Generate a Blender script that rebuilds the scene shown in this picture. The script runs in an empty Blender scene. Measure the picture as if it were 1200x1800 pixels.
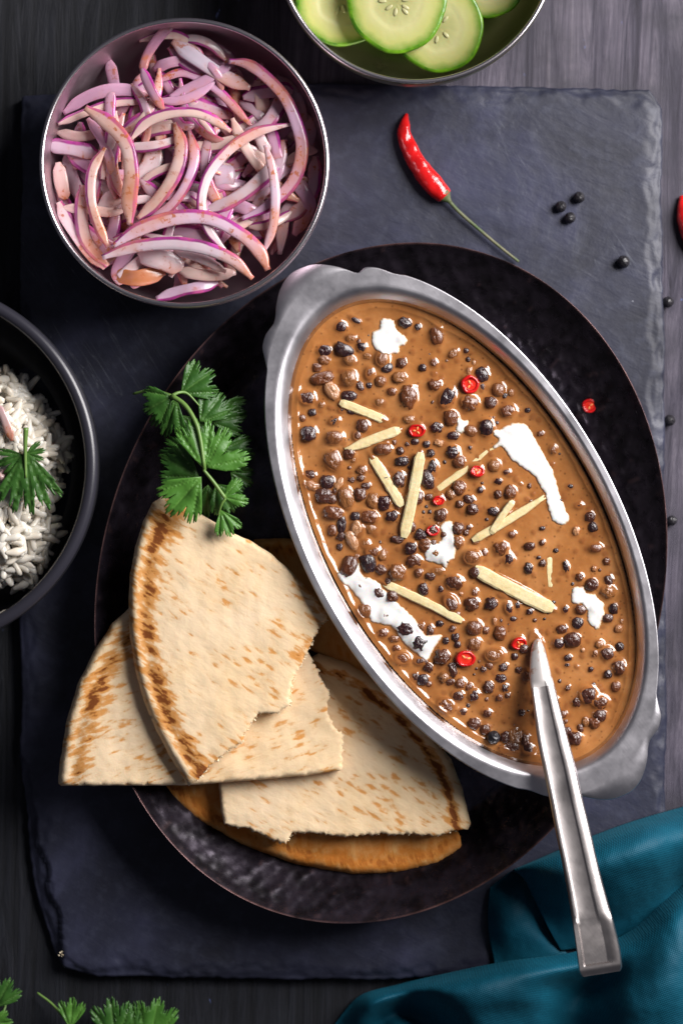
import bpy, bmesh, math, random
import numpy as np
from mathutils import Vector, Matrix, noise as mn
from mathutils.geometry import delaunay_2d_cdt

random.seed(7); rng = np.random.default_rng(7)
S = bpy.context.scene; COL = S.collection

# ---------------------------------------------------------------- camera, world, light
H = 1.0                       # camera height over the table, metres
K = 0.45/1800                 # metres per photograph pixel on the table
cam_d = bpy.data.cameras.new('camera'); cam = bpy.data.objects.new('camera', cam_d); COL.objects.link(cam)
cam.location = (0, 0, H); cam_d.sensor_fit = 'VERTICAL'; cam_d.sensor_height = 36; cam_d.lens = 36*H/0.45
cam_d.clip_start = 0.05; cam_d.clip_end = 50
cam_d.dof.use_dof = True; cam_d.dof.focus_distance = H-0.05; cam_d.dof.aperture_fstop = 5.6
S.camera = cam
W = bpy.data.worlds.new('World'); S.world = W; W.use_nodes = True
W.node_tree.nodes['Background'].inputs[0].default_value = (0.80, 0.82, 1.0, 1)
W.node_tree.nodes['Background'].inputs[1].default_value = 0.06
def area(name, loc, size, power, col, target=(0, 0, 0)):
    d = bpy.data.lights.new(name, 'AREA'); d.shape = 'RECTANGLE'; d.size = size[0]; d.size_y = size[1]
    d.energy = power; d.color = col
    o = bpy.data.objects.new(name, d); COL.objects.link(o); o.location = loc
    o.rotation_euler = (Vector(target)-Vector(loc)).to_track_quat('-Z', 'Y').to_euler()
    return o
area('window_light', (0.64, 0.38, 0.60), (0.56, 0.56), 19.0, (1.0, 0.965, 0.955), (0.0, -0.03, 0))
S.view_settings.view_transform = 'Standard'; S.view_settings.look = 'None'
S.view_settings.exposure = 0; S.view_settings.gamma = 1

# ---------------------------------------------------------------- helpers
def P(px, py, z=0.0):
    """world point at height z that stands at photograph pixel (px, py)"""
    f = (H-z)/H
    return Vector(((px-600)*K*f, (900-py)*K*f, z))
def Pn(px, py, z):
    px = np.asarray(px, float); py = np.asarray(py, float); z = np.zeros_like(px)+z
    f = (H-z)/H
    return np.stack([(px-600)*K*f, (900-py)*K*f, z], -1)
def sc(z): return K*(H-z)/H

def mesh(name, V, F, mat, smooth=True, attrs=None):
    m = bpy.data.meshes.new(name)
    V = np.asarray(V, float).reshape(-1, 3)
    m.from_pydata(V.tolist(), [], [list(map(int, f)) for f in F])
    if mat:
        for q in (mat if isinstance(mat, (list, tuple)) else [mat]): m.materials.append(q)
    if smooth: m.polygons.foreach_set('use_smooth', [True]*len(m.polygons))
    bm = bmesh.new(); bm.from_mesh(m)
    closed = all(len(e.link_faces) == 2 for e in bm.edges)
    if closed: bmesh.ops.recalc_face_normals(bm, faces=bm.faces)
    elif sum(f.normal.z*f.calc_area() for f in bm.faces) < 0: bmesh.ops.reverse_faces(bm, faces=bm.faces)
    bm.to_mesh(m); bm.free()
    for k, v in (attrs or {}).items():
        a = m.attributes.new(k, 'FLOAT', 'POINT'); a.data.foreach_set('value', np.asarray(v, float).ravel())
    m.update(); return m
def link(name, m, parent=None, loc=None):
    o = bpy.data.objects.new(name, m); COL.objects.link(o)
    if parent is not None:
        o.parent = parent
        o.location = (Vector(loc) if loc is not None else Vector((0, 0, 0)))-parent.location
    elif loc is not None: o.location = loc
    return o
def obj(name, V, F, mat, parent=None, smooth=True, attrs=None, keep=False):
    """link a mesh given in world coordinates, origin at its own base centre"""
    V = np.asarray(V, float).reshape(-1, 3)
    c = np.array([V[:, 0].mean(), V[:, 1].mean(), V[:, 2].min()])
    if keep: c = np.zeros(3)
    return link(name, mesh(name, V-c, F, mat, smooth, attrs), parent, Vector(c))
def empty(name, loc):
    o = bpy.data.objects.new(name, None); COL.objects.link(o); o.location = loc; o.empty_display_size = 0.01
    return o
def tag(o, label=None, cat=None, group=None, kind=None):
    if label: o['label'] = label
    if cat: o['category'] = cat
    if group: o['group'] = group
    if kind: o['kind'] = kind
    return o

def grid_faces(n, m, wrap=False, off=0):
    F = []
    for i in range(n-1):
        for j in range(m if wrap else m-1):
            a = off+i*m+j; b = off+i*m+(j+1) % m
            F.append((a, b, b+m, a+m))
    return F
def catmull(pts, n, closed=False):
    p = np.asarray(pts, float); k = len(p)
    if closed: q = np.vstack([p[-1:], p, p[:2]])
    else: q = np.vstack([2*p[0]-p[1], p, 2*p[-1]-p[-2]])
    segs = k if closed else k-1
    t = np.linspace(0, segs, n, endpoint=not closed)
    i = np.minimum(t.astype(int), segs-1); u = (t-i)[:, None]
    a, b, c, d = q[i], q[i+1], q[i+2], q[i+3]
    return .5*((2*b)+(c-a)*u+(2*a-5*b+4*c-d)*u*u+(3*b-a-3*c+d)*u**3)
def resample(p, n, closed=True):
    p = np.asarray(p, float); q = np.vstack([p, p[:1]]) if closed else p
    L = np.r_[0, np.cumsum(np.linalg.norm(np.diff(q, axis=0), axis=1))]
    t = np.linspace(0, L[-1], n, endpoint=not closed)
    return np.stack([np.interp(t, L, q[:, k]) for k in range(q.shape[1])], 1)
def seg_dist(X, Y, poly, closed=True):
    p = np.asarray(poly, float); q = np.roll(p, -1, 0) if closed else p[1:]; p = p if closed else p[:-1]
    best = np.full(np.shape(X), 1e9)
    for (ax, ay), (bx, by) in zip(p, q):
        dx, dy = bx-ax, by-ay; L = dx*dx+dy*dy+1e-12
        t = np.clip(((X-ax)*dx+(Y-ay)*dy)/L, 0, 1)
        best = np.minimum(best, np.hypot(X-ax-t*dx, Y-ay-t*dy))
    return best
def inside(X, Y, poly):
    p = np.asarray(poly, float); c = np.zeros(np.shape(X), bool); n = len(p)
    for i in range(n):
        x1, y1 = p[i]; x2, y2 = p[i-1]
        k = (y1 > Y) != (y2 > Y)
        c ^= k & (X < (x2-x1)*(Y-y1)/((y2-y1) if y2 != y1 else 1e-9)+x1)
    return c
def vnoise(X, Y, s, seed=0.0, oct=1):
    X = np.asarray(X, float); out = np.empty(X.size)
    for i, (x, y) in enumerate(zip(X.ravel(), np.asarray(Y, float).ravel())):
        v = 0; a = 1; f = 1/s
        for o in range(oct):
            v += a*mn.noise(Vector((x*f, y*f, seed+o*7.3))); a *= .5; f *= 2
        out[i] = v
    return out.reshape(X.shape)
def fill(poly, step, jitter=.25):
    """triangulate a polygon with interior points; returns pts (n,2), faces"""
    poly = np.asarray(poly, float)
    x0, y0 = poly.min(0); x1, y1 = poly.max(0)
    gx, gy = np.meshgrid(np.arange(x0+step/2, x1, step), np.arange(y0+step/2, y1, step*.87))
    gx = gx+(np.arange(gy.shape[0]) % 2)[:, None]*step/2
    gx = gx+rng.uniform(-jitter, jitter, gx.shape)*step; gy = gy+rng.uniform(-jitter, jitter, gy.shape)*step
    k = inside(gx, gy, poly); gx, gy = gx[k], gy[k]
    k = seg_dist(gx, gy, poly) > step*.45; gx, gy = gx[k], gy[k]
    pts = [Vector((a, -b)) for a, b in poly]+[Vector((a, -b)) for a, b in zip(gx, gy)]
    n = len(poly)
    r = delaunay_2d_cdt(pts, [(i, (i+1) % n) for i in range(n)], [], 1, 1e-6)
    vs = np.array([[v.x, -v.y] for v in r[0]])
    return vs, [tuple(f) for f in r[2]]
def slab(name, poly, step, ztop, zbot, mat, parent=None, attrs_fn=None):
    """closed solid from a pixel polygon: ztop/zbot are functions (X, Y, d) of pixel position and distance to the edge"""
    vs, F = fill(poly, step); X, Y = vs[:, 0], vs[:, 1]
    d = seg_dist(X, Y, poly)
    zt = ztop(X, Y, d); zb = zbot(X, Y, d); n = len(vs)
    zm = zt
    V = np.vstack([Pn(X, Y, zm), Pn(X, Y, zm)])
    V[n:, 2] = zb
    FF = [f for f in F]+[tuple(i+n for i in reversed(f)) for f in F]
    cnt = {}
    for f in F:
        for a, b in zip(f, f[1:]+f[:1]): cnt[(a, b)] = 1
    for (a, b) in cnt:
        if (b, a) not in cnt: FF.append((b, a, a+n, b+n))
    at = None
    if attrs_fn:
        at = {k: np.r_[v, v] for k, v in attrs_fn(X, Y, d).items()}
    return obj(name, V, FF, mat, parent, attrs=at)
def sweep(pts, radii, sides=10, flat=1.0, caps=True):
    """tube along world points; radii per point; flat squashes it vertically"""
    p = np.asarray(pts, float); n = len(p); T = np.gradient(p, axis=0)
    V = []
    for i in range(n):
        t = Vector(T[i]).normalized(); s = t.cross(Vector((0, 0, 1)))
        s = s.normalized() if s.length > 1e-6 else Vector((1, 0, 0)); u = s.cross(t).normalized()
        for k in range(sides):
            a = 2*math.pi*k/sides
            V.append(Vector(p[i])+(s*math.cos(a)+u*math.sin(a)*flat)*radii[i])
    F = grid_faces(n, sides, True)
    if caps: F += [tuple(range(sides)), tuple(reversed(range((n-1)*sides, n*sides)))]
    return np.array([tuple(v) for v in V]), F
def join(parts):
    V = []; F = []; o = 0
    for v, f in parts:
        V.append(np.asarray(v)); F += [tuple(i+o for i in q) for q in f]; o += len(v)
    return np.vstack(V), F
def revolve(c, prof, n=128):
    """c world centre (x, y); prof list of (radius, z)"""
    V = []
    for r, z in prof:
        a = np.linspace(0, 2*math.pi, n, endpoint=False)
        V.append(np.stack([c[0]+r*np.cos(a), c[1]+r*np.sin(a), np.full(n, z)], 1))
    F = [tuple(q[::-1]) for q in grid_faces(len(prof), n, True)]
    F += [tuple(reversed(range(n)))] if prof[0][0] < 1e-3 else []
    return np.vstack(V), F

# ---------------------------------------------------------------- material helpers
class M:
    def __init__(s, name, col=(.5, .5, .5), rough=.5, metal=0., spec=.5, **kw):
        s.m = bpy.data.materials.new(name); s.m.use_nodes = True; s.t = s.m.node_tree; s.n = s.t.nodes
        s.b = s.n['Principled BSDF']; s.i = s.b.inputs
        s.i['Base Color'].default_value = (*col, 1); s.i['Roughness'].default_value = rough
        s.i['Metallic'].default_value = metal; s.i['Specular IOR Level'].default_value = spec
        for k, v in kw.items(): s.i[k.replace('_', ' ')].default_value = v
        s.h = None
    def L(s, a, b): s.t.links.new(a, b)
    def co(s, rot=0, scale=(1, 1, 1), kind='Object'):
        tc = s.n.new('ShaderNodeTexCoord'); mp = s.n.new('ShaderNodeMapping'); mp2 = s.n.new('ShaderNodeMapping')
        s.L(tc.outputs[kind], mp.inputs[0]); mp.inputs['Rotation'].default_value = (0, 0, rot)
        s.L(mp.outputs[0], mp2.inputs[0]); mp2.inputs['Scale'].default_value = scale
        return mp2.outputs[0]
    def noise(s, scale, detail=4, rough=.55, co=None, dist=0.):
        t = s.n.new('ShaderNodeTexNoise'); t.inputs['Scale'].default_value = scale; t.inputs['Detail'].default_value = detail
        t.inputs['Roughness'].default_value = rough; t.inputs['Distortion'].default_value = dist
        s.L(co if co is not None else s.co(), t.inputs['Vector']); return t.outputs['Fac']
    def vor(s, scale, co=None, out='Distance', feat='F1'):
        t = s.n.new('ShaderNodeTexVoronoi'); t.feature = feat; t.inputs['Scale'].default_value = scale
        s.L(co if co is not None else s.co(), t.inputs['Vector']); return t.outputs[out]
    def ramp(s, f, stops, mode='LINEAR'):
        r = s.n.new('ShaderNodeValToRGB'); e = r.color_ramp; e.interpolation = mode
        while len(e.elements) < len(stops): e.elements.new(.5)
        for q, (p, c) in zip(e.elements, stops):
            q.position = p; q.color = (*c, 1) if isinstance(c, tuple) else (c, c, c, 1)
        s.L(f, r.inputs[0]); return r.outputs[0]
    def mix(s, f, a, b, mode='MIX'):
        r = s.n.new('ShaderNodeMix'); r.data_type = 'RGBA'; r.blend_type = mode
        for sock, v in ((r.inputs[0], f), (r.inputs[6], a), (r.inputs[7], b)):
            if isinstance(v, (int, float)): sock.default_value = v
            elif isinstance(v, tuple): sock.default_value = (*v, 1)
            else: s.L(v, sock)
        return r.outputs[2]
    def math(s, op, a, b=0., clamp=False):
        r = s.n.new('ShaderNodeMath'); r.operation = op; r.use_clamp = clamp
        for sock, v in ((r.inputs[0], a), (r.inputs[1], b)):
            if isinstance(v, (int, float)): sock.default_value = v
            else: s.L(v, sock)
        return r.outputs[0]
    def attr(s, name):
        a = s.n.new('ShaderNodeAttribute'); a.attribute_name = name; return a.outputs['Fac']
    def info(s, out='Random'):
        return s.n.new('ShaderNodeObjectInfo').outputs[out]
    def col(s, x): s.L(x, s.i['Base Color']); return s
    def rgh(s, x): s.L(x, s.i['Roughness']); return s
    def bump(s, h, strength=.5, dist=.001):
        b = s.n.new('ShaderNodeBump'); b.inputs['Strength'].default_value = strength; b.inputs['Distance'].default_value = dist
        s.L(h, b.inputs['Height'])
        if s.h: s.L(s.h, b.inputs['Normal'])
        s.L(b.outputs[0], s.i['Normal']); s.h = b.outputs[0]; return s

# ---- wood table
m_wood = M('dark_painted_wood', rough=.6, spec=.3)
c1 = m_wood.co(0.03, (150, 10, 1)); g1 = m_wood.noise(1.0, 8, .72, c1, 1.3)
g2 = m_wood.noise(26, 5, .6); g3 = m_wood.noise(9, 3, .5)
base = m_wood.ramp(g1, [(.28, (.014, .012, .018)), (.42, (.046, .041, .060)), (.58, (.105, .092, .122)), (.76, (.19, .168, .20))])
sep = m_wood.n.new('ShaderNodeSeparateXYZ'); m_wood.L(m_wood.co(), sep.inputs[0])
light_falloff = m_wood.math('ADD', m_wood.math('MULTIPLY', sep.outputs[0], 4.5), m_wood.math('MULTIPLY', sep.outputs[1], 1.2))  # position mask: painted light, strongest to the right and top
light_falloff = m_wood.math('ADD', light_falloff, m_wood.math('MULTIPLY', g3, 1.1))
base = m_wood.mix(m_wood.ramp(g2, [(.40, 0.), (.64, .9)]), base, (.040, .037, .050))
base = m_wood.mix(m_wood.ramp(light_falloff, [(.55, .96), (1.2, 0.)]), base, m_wood.ramp(g1, [(.42, (.003, .004, .006)), (.80, (.018, .021, .030))]))  # near-black left side: window falloff painted into the wood colour
fl = m_wood.noise(1.0, 4, .6, m_wood.co(0.0, (230, 90, 1)))
base = m_wood.mix(m_wood.ramp(fl, [(.70, 0.), (.74, .75)]), base, (.13, .18, .40))
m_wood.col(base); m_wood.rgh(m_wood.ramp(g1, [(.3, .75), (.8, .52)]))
m_wood.bump(g1, .8, .0012).bump(g2, .4, .001)
# ---- slate
m_slate = M('slate', rough=.5, spec=.45)
a = m_slate.noise(22, 7, .62, None, .5); b = m_slate.noise(150, 5, .65); c = m_slate.noise(1, 5, .6, m_slate.co(.45, (60, 220, 1)), .6)
d = m_slate.noise(7, 3, .5)
base = m_slate.ramp(a, [(.3, (.009, .010, .020)), (.52, (.021, .023, .044)), (.74, (.052, .055, .100))])
base = m_slate.mix(m_slate.ramp(b, [(.50, 0.), (.72, .45)]), base, (.050, .056, .090))
spk = m_slate.vor(160)
base = m_slate.mix(m_slate.ramp(m_slate.math('ADD', spk, m_slate.math('MULTIPLY', m_slate.noise(31, 2), .6)), [(.21, .8), (.26, 0.)]), base, (.25, .26, .30))
scr = m_slate.noise(1, 3, .5, m_slate.co(1.0, (7, 150, 1)), 1.2)
scm = m_slate.math('MULTIPLY', m_slate.ramp(scr, [(.495, 0.), (.50, 1.), (.505, 0.)]), m_slate.ramp(d, [(.52, 0.), (.6, .55)]))
base = m_slate.mix(scm, base, (.13, .14, .17))
m_slate.col(base); m_slate.rgh(m_slate.ramp(a, [(.3, .60), (.7, .38)]))
m_slate.bump(a, .50, .0014).bump(c, .35, .0005).bump(b, .40, .0004)
# ---- plate
m_plate = M('hammered_black_metal', rough=.30, metal=.6, spec=.4)
a = m_plate.noise(120, 4); cop = m_plate.attr('worn')
base = m_plate.ramp(a, [(.35, (.010, .008, .011)), (.65, (.032, .025, .036))])
base = m_plate.mix(m_plate.math('MULTIPLY', cop, m_plate.ramp(m_plate.noise(60, 4), [(.35, .1), (.62, 1.)])), base, (.42, .22, .20))
base = m_plate.mix(m_plate.math('MULTIPLY', m_plate.attr('base'), m_plate.ramp(m_plate.noise(45, 5, .65), [(.38, .1), (.68, 1.)])), base, (.105, .095, .135))  # paler flat base: window sheen painted into the metal colour
m_plate.col(base); m_plate.rgh(m_plate.ramp(m_plate.noise(260, 4), [(.3, .22), (.7, .38)])); m_plate.bump(m_plate.noise(300, 3), .15, .0004)
# ---- steel
def steel(name, col, rough, brush=0.6, streak=.0, spots=False):
    m = M(name, col, rough, 1.0)
    n1 = m.noise(40, 6, .7); n2 = m.noise(1, 4, .6, m.co(.9, (60, 1400, 60)))
    k = m.ramp(n1, [(.3, tuple(x*.94 for x in col)), (.7, col)])
    if spots:
        sp = m.ramp(m.noise(34, 3, .6, None, .8), [(.69, 0.), (.72, .4)]); k = m.mix(sp, k, (.75, .74, .76))
    m.col(k); m.rgh(m.ramp(n1, [(.3, rough*.85), (.7, min(1, rough*1.3))]))
    m.bump(n2, .12*brush, .0002).bump(n1, .012, .0006); return m
m_steel = steel('brushed_steel', (.70, .68, .72), .35, spots=True)
m_steelin = steel('polished_steel', (.60, .58, .60), .2)
m_spoon = steel('spoon_steel', (.50, .46, .45), .33)
m_bowl1 = steel('mauve_reflection_steel', (.60, .47, .53), .46)  # mauve base colour imitates the onions reflected in the steel
m_bowl2 = steel('olive_tinted_steel', (.42, .42, .26), .30)
m_rim = M('rim_steel', (.80, .74, .77), .25, 1.0)
m_smear = M('gravy_smeared_steel', (.62, .58, .55), .4, .6)
m_smear.col(m_smear.mix(m_smear.ramp(m_smear.noise(170, 4), [(.56, 0.), (.64, .8)]), (.62, .58, .56), (.42, .20, .10)))
m_dark = M('matte_black_glaze', (.012, .012, .016), .38, 0, .5)
m_dark.bump(m_dark.noise(25, 4), .15, .001)
# ---- gravy and what swims in it
m_gravy = M('bean_gravy', rough=.08, spec=.75, Subsurface_Weight=.25, Subsurface_Scale=.0015)
m_gravy.i['Subsurface Radius'].default_value = (1.0, .4, .15)
a = m_gravy.noise(45, 5, .6); b = m_gravy.noise(420, 3, .6); wet = m_gravy.attr('thick')
base = m_gravy.ramp(a, [(.30, (.30, .110, .030)), (.5, (.39, .155, .045)), (.68, (.50, .22, .075))])
base = m_gravy.mix(m_gravy.ramp(b, [(.55, 0.), (.75, .35)]), base, (.55, .24, .07))
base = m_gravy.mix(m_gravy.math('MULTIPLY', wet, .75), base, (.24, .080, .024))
spk = m_gravy.vor(330); base = m_gravy.mix(m_gravy.ramp(spk, [(.10, .55), (.2, 0.)]), base, (.10, .035, .012))
m_gravy.col(base); m_gravy.rgh(m_gravy.ramp(b, [(.4, .07), (.8, .2)])); m_gravy.bump(m_gravy.noise(200, 3), .10, .0006)
m_bean = M('cooked_bean', rough=.16, spec=.7, Coat_Weight=.6, Coat_Roughness=.06)
oc = m_bean.info('Color'); nb = m_bean.noise(2.2, 4, .6)
wr = m_bean.noise(1, 3, .6, m_bean.co(.4, (3.2, 1.1, 1.6)))
m_bean.col(m_bean.mix(m_bean.ramp(nb, [(.45, 0.), (.68, .55)]), oc, m_bean.mix(.22, oc, (.42, .17, .07))))
m_bean.bump(nb, .15, .05).bump(wr, .22, .06)
m_cream = M('cream', (.93, .92, .92), .22, Subsurface_Weight=.3, Subsurface_Scale=.002)
m_cream.col(m_cream.mix(m_cream.ramp(m_cream.math('ADD', m_cream.attr('thin'), m_cream.math('MULTIPLY', m_cream.math('SUBTRACT', m_cream.noise(160, 5, .65), .5), .8)), [(.45, 0.), (.85, .75)]), (.82, .80, .78), (.64, .38, .18)))
m_cream.bump(m_cream.noise(150, 3), .2, .0005)
m_ginger = M('ginger', rough=.32, Subsurface_Weight=.2, Subsurface_Scale=.002)
gb = m_ginger.noise(1, 4, .6, m_ginger.co(0, (900, 900, 200)))
m_ginger.col(m_ginger.ramp(m_ginger.noise(240, 5, .7), [(.3, (.68, .52, .24)), (.7, (.84, .74, .46))])); m_ginger.bump(m_ginger.noise(700, 3), .4, .0004)
m_red = M('red_chili', rough=.16, spec=.6, Subsurface_Weight=.1, Subsurface_Scale=.002)
m_red.col(m_red.ramp(m_red.noise(90, 3), [(.3, (.42, .006, .008)), (.7, (.72, .014, .014))])); m_red.bump(m_red.noise(150, 3, .5), .55, .0016)
m_redin = M('chili_flesh', (.66, .025, .012), .2, Subsurface_Weight=.2, Subsurface_Scale=.002)
m_seed = M('chili_seed', (.85, .33, .10), .35)
m_stem = M('chili_stem', rough=.5); m_stem.col(m_stem.ramp(m_stem.noise(120, 3), [(.35, (.05, .10, .025)), (.65, (.17, .16, .09))])); m_stem.bump(m_stem.noise(500, 3), .4, .0004)
m_pep = M('peppercorn', rough=.35); m_pep.col(m_pep.ramp(m_pep.noise(500, 4), [(.3, (.006, .006, .008)), (.75, (.035, .032, .038))])); m_pep.bump(m_pep.vor(900), .7, .0005)
# ---- onion
m_on = M('red_onion', rough=.22, spec=.6, Subsurface_Weight=.5, Subsurface_Scale=.002)
m_on.i['Subsurface Radius'].default_value = (1, .6, .7)
sk = m_on.attr('skin'); oc = m_on.info('Color')
ln = m_on.noise(1, 4, .5, m_on.co(0, (160, 160, 160)))
fb = m_on.noise(140, 4)
w = m_on.mix(m_on.ramp(fb, [(.4, 0.), (.7, .5)]), oc, m_on.mix(.5, oc, (.60, .38, .50)))
w = m_on.mix(m_on.ramp(m_on.math('ADD', sk, m_on.math('MULTIPLY', m_on.math('SUBTRACT', ln, .5), .5)), [(.36, 0.), (.60, .95)]), w, m_on.mix(m_on.ramp(ln, [(.35, 0.), (.65, 1.)]), (.22, .010, .14), (.52, .045, .36)))
sp = m_on.math('MULTIPLY', m_on.ramp(m_on.noise(420, 3, .6), [(.56, 0.), (.62, 1.)]), m_on.ramp(m_on.noise(70, 2), [(.45, 0.), (.58, 1.)]))
w = m_on.mix(m_on.math('MULTIPLY', sp, .85), w, (.42, .10, .02))
haze_ = m_on.ramp(m_on.noise(46, 3), [(.44, 0.), (.68, .75)])
w = m_on.mix(haze_, w, (.66, .24, .10))
m_on.col(w); m_on.bump(fb, .3, .0005)
# ---- cucumber
m_peel = M('cucumber_peel', rough=.3); m_peel.col(m_peel.ramp(m_peel.noise(180, 4), [(.35, (.035, .125, .005)), (.65, (.15, .34, .012))])); m_peel.bump(m_peel.noise(300, 3), .5, .0005)
m_cuc = M('cucumber_flesh', rough=.25, Subsurface_Weight=.3, Subsurface_Scale=.003)
e = m_cuc.attr('edge'); n = m_cuc.noise(130, 4)
w = m_cuc.ramp(m_cuc.math('ADD', e, m_cuc.math('MULTIPLY', m_cuc.math('SUBTRACT', n, .5), .22)), [(.0, (.34, .33, .13)), (.36, (.44, .43, .19)), (.52, (.52, .50, .24)), (.78, (.44, .45, .15)), (.96, (.10, .24, .012))])
m_cuc.col(w); m_cuc.bump(n, .3, .0006)
m_cseed = M('cucumber_seed', (.42, .40, .20), .3)
# ---- bread
def bread_mat(name, top, rot, warm, edge=(.19, .045, .008), mid=(.66, .27, .050)):
    m = M(name, rough=.72, spec=.25, Subsurface_Weight=.08, Subsurface_Scale=.002)
    t = m.attr('toast'); f1 = m.noise(60, 5, .6); f2 = m.noise(1, 3, .6, m.co(rot, (150, 500, 1)), .4)
    base = m.ramp(m.noise(22, 4, .6), [(.35, top), (.7, tuple(min(1, x*1.05) for x in (top[0]*.97, top[1]*.93, top[2]*.84)))])
    base = m.mix(m.ramp(f1, [(.5, 0.), (.8, .35)]), base, (.66, .44, .20))
    vd = m.vor(1.0, m.co(rot, (125, 430, 1))); f3 = m.noise(190, 4, .65)
    k = m.math('ADD', m.math('MULTIPLY', m.math('SUBTRACT', .55, vd), .42), m.math('MULTIPLY', t, .40))
    k = m.math('ADD', k, m.math('MULTIPLY', m.math('SUBTRACT', f2, .5), .85))
    k = m.math('ADD', k, m.math('MULTIPLY', m.math('SUBTRACT', f1, .5), .75))
    k = m.math('ADD', k, m.math('MULTIPLY', m.math('SUBTRACT', f3, .5), .45))
    base = m.mix(m.ramp(k, [(.10, 0.), (.42, .55)]), base, (.74, .44, .18))
    base = m.mix(m.math('MULTIPLY', m.ramp(k, [(.24, 0.), (.36, .75), (.56, .95)]), 1.0), base, mid)
    base = m.mix(m.ramp(m.math('MULTIPLY', t, m.ramp(k, [(.42, 0.), (.66, 1.)])), [(.22, 0.), (.80, .92)]), base, edge)
    base = m.mix(m.math('MULTIPLY', m.attr('brown'), m.ramp(m.noise(75, 6, .7, None, 1.2), [(.36, .25), (.62, 1.)])), base, warm)
    m.col(base)
    m.bump(m.noise(45, 4, .6), .22, .0016).bump(m.noise(500, 4, .7), .35, .0004).bump(m.math('MULTIPLY', k, -1.0), .15, .0012)
    return m
m_bread = bread_mat('flatbread', (.89, .69, .46), .6, (.50, .20, .05))
m_bread2 = bread_mat('flatbread_left', (.89, .69, .46), -.35, (.50, .20, .05))
m_bread3 = bread_mat('flatbread_right', (.89, .69, .46), .55, (.50, .20, .05))
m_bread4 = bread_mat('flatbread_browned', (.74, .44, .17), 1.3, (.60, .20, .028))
m_crumb = M('bread_crumb', (.72, .56, .36), .8, 0, .2)
m_crumb.col(m_crumb.ramp(m_crumb.noise(500, 4), [(.3, (.74, .57, .35)), (.6, (.88, .76, .55))])); m_crumb.bump(m_crumb.noise(600, 4), .8, .0008)
# ---- rice, leaf, napkin
m_rice = M('cooked_rice', rough=.26, Subsurface_Weight=.3, Subsurface_Scale=.002)
m_rice.i['Subsurface Radius'].default_value = (1, .85, .7)
m_rice.col(m_rice.mix(m_rice.info('Random'), (.80, .72, .60), (.90, .85, .76))); pass
m_leaf = M('coriander_leaf', rough=.42, spec=.4)
v = m_leaf.attr('vein'); n = m_leaf.noise(160, 4)
w = m_leaf.ramp(n, [(.3, (.022, .075, .012)), (.7, (.060, .165, .024))])
w = m_leaf.mix(m_leaf.math('MULTIPLY', v, .55), w, (.16, .30, .07))
m_leaf.col(m_leaf.mix(.5, w, m_leaf.info('Color'), 'MIX')); m_leaf.bump(m_leaf.math('MULTIPLY', v, -1.), .6, .0006).bump(n, .4, .0006)
m_lstem = M('coriander_stem', (.15, .27, .06), .4)
m_nap = M('teal_cloth', rough=.62, spec=.3, Sheen_Weight=.08, Sheen_Roughness=.4)
wv = m_nap.n.new('ShaderNodeTexWave'); m_nap.L(m_nap.co(.35, (1, 1, 1), 'UV'), wv.inputs['Vector']); wv.inputs['Scale'].default_value = 400
wv2 = m_nap.n.new('ShaderNodeTexWave'); m_nap.L(m_nap.co(.35+math.pi/2, (1, 1, 1), 'UV'), wv2.inputs['Vector']); wv2.inputs['Scale'].default_value = 400
th = m_nap.math('MULTIPLY', wv.outputs['Fac'], wv2.outputs['Fac'])
m_nap.i['Sheen Tint'].default_value = (.1, .6, .8, 1)
m_nap.col(m_nap.mix(m_nap.math('ADD', m_nap.math('MULTIPLY', th, .5), m_nap.ramp(m_nap.noise(80, 5), [(.3, 0.), (.7, .5)])), (.0006, .060, .102), (.0014, .100, .160)))
m_nap.bump(th, .35, .0004).bump(m_nap.noise(300, 4, .7), .35, .0004).bump(m_nap.noise(26, 4, .6), .45, .004)

# ---------------------------------------------------------------- table and slate
V, F = [], []
nx = 40
g = np.linspace(-1.5, 1.5, nx+1); GX, GY = np.meshgrid(g, g)
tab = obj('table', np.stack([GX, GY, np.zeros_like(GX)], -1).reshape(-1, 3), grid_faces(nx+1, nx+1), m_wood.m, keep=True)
tag(tab, 'dark painted wood table top with worn vertical grain', None, None, 'structure')

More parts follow.
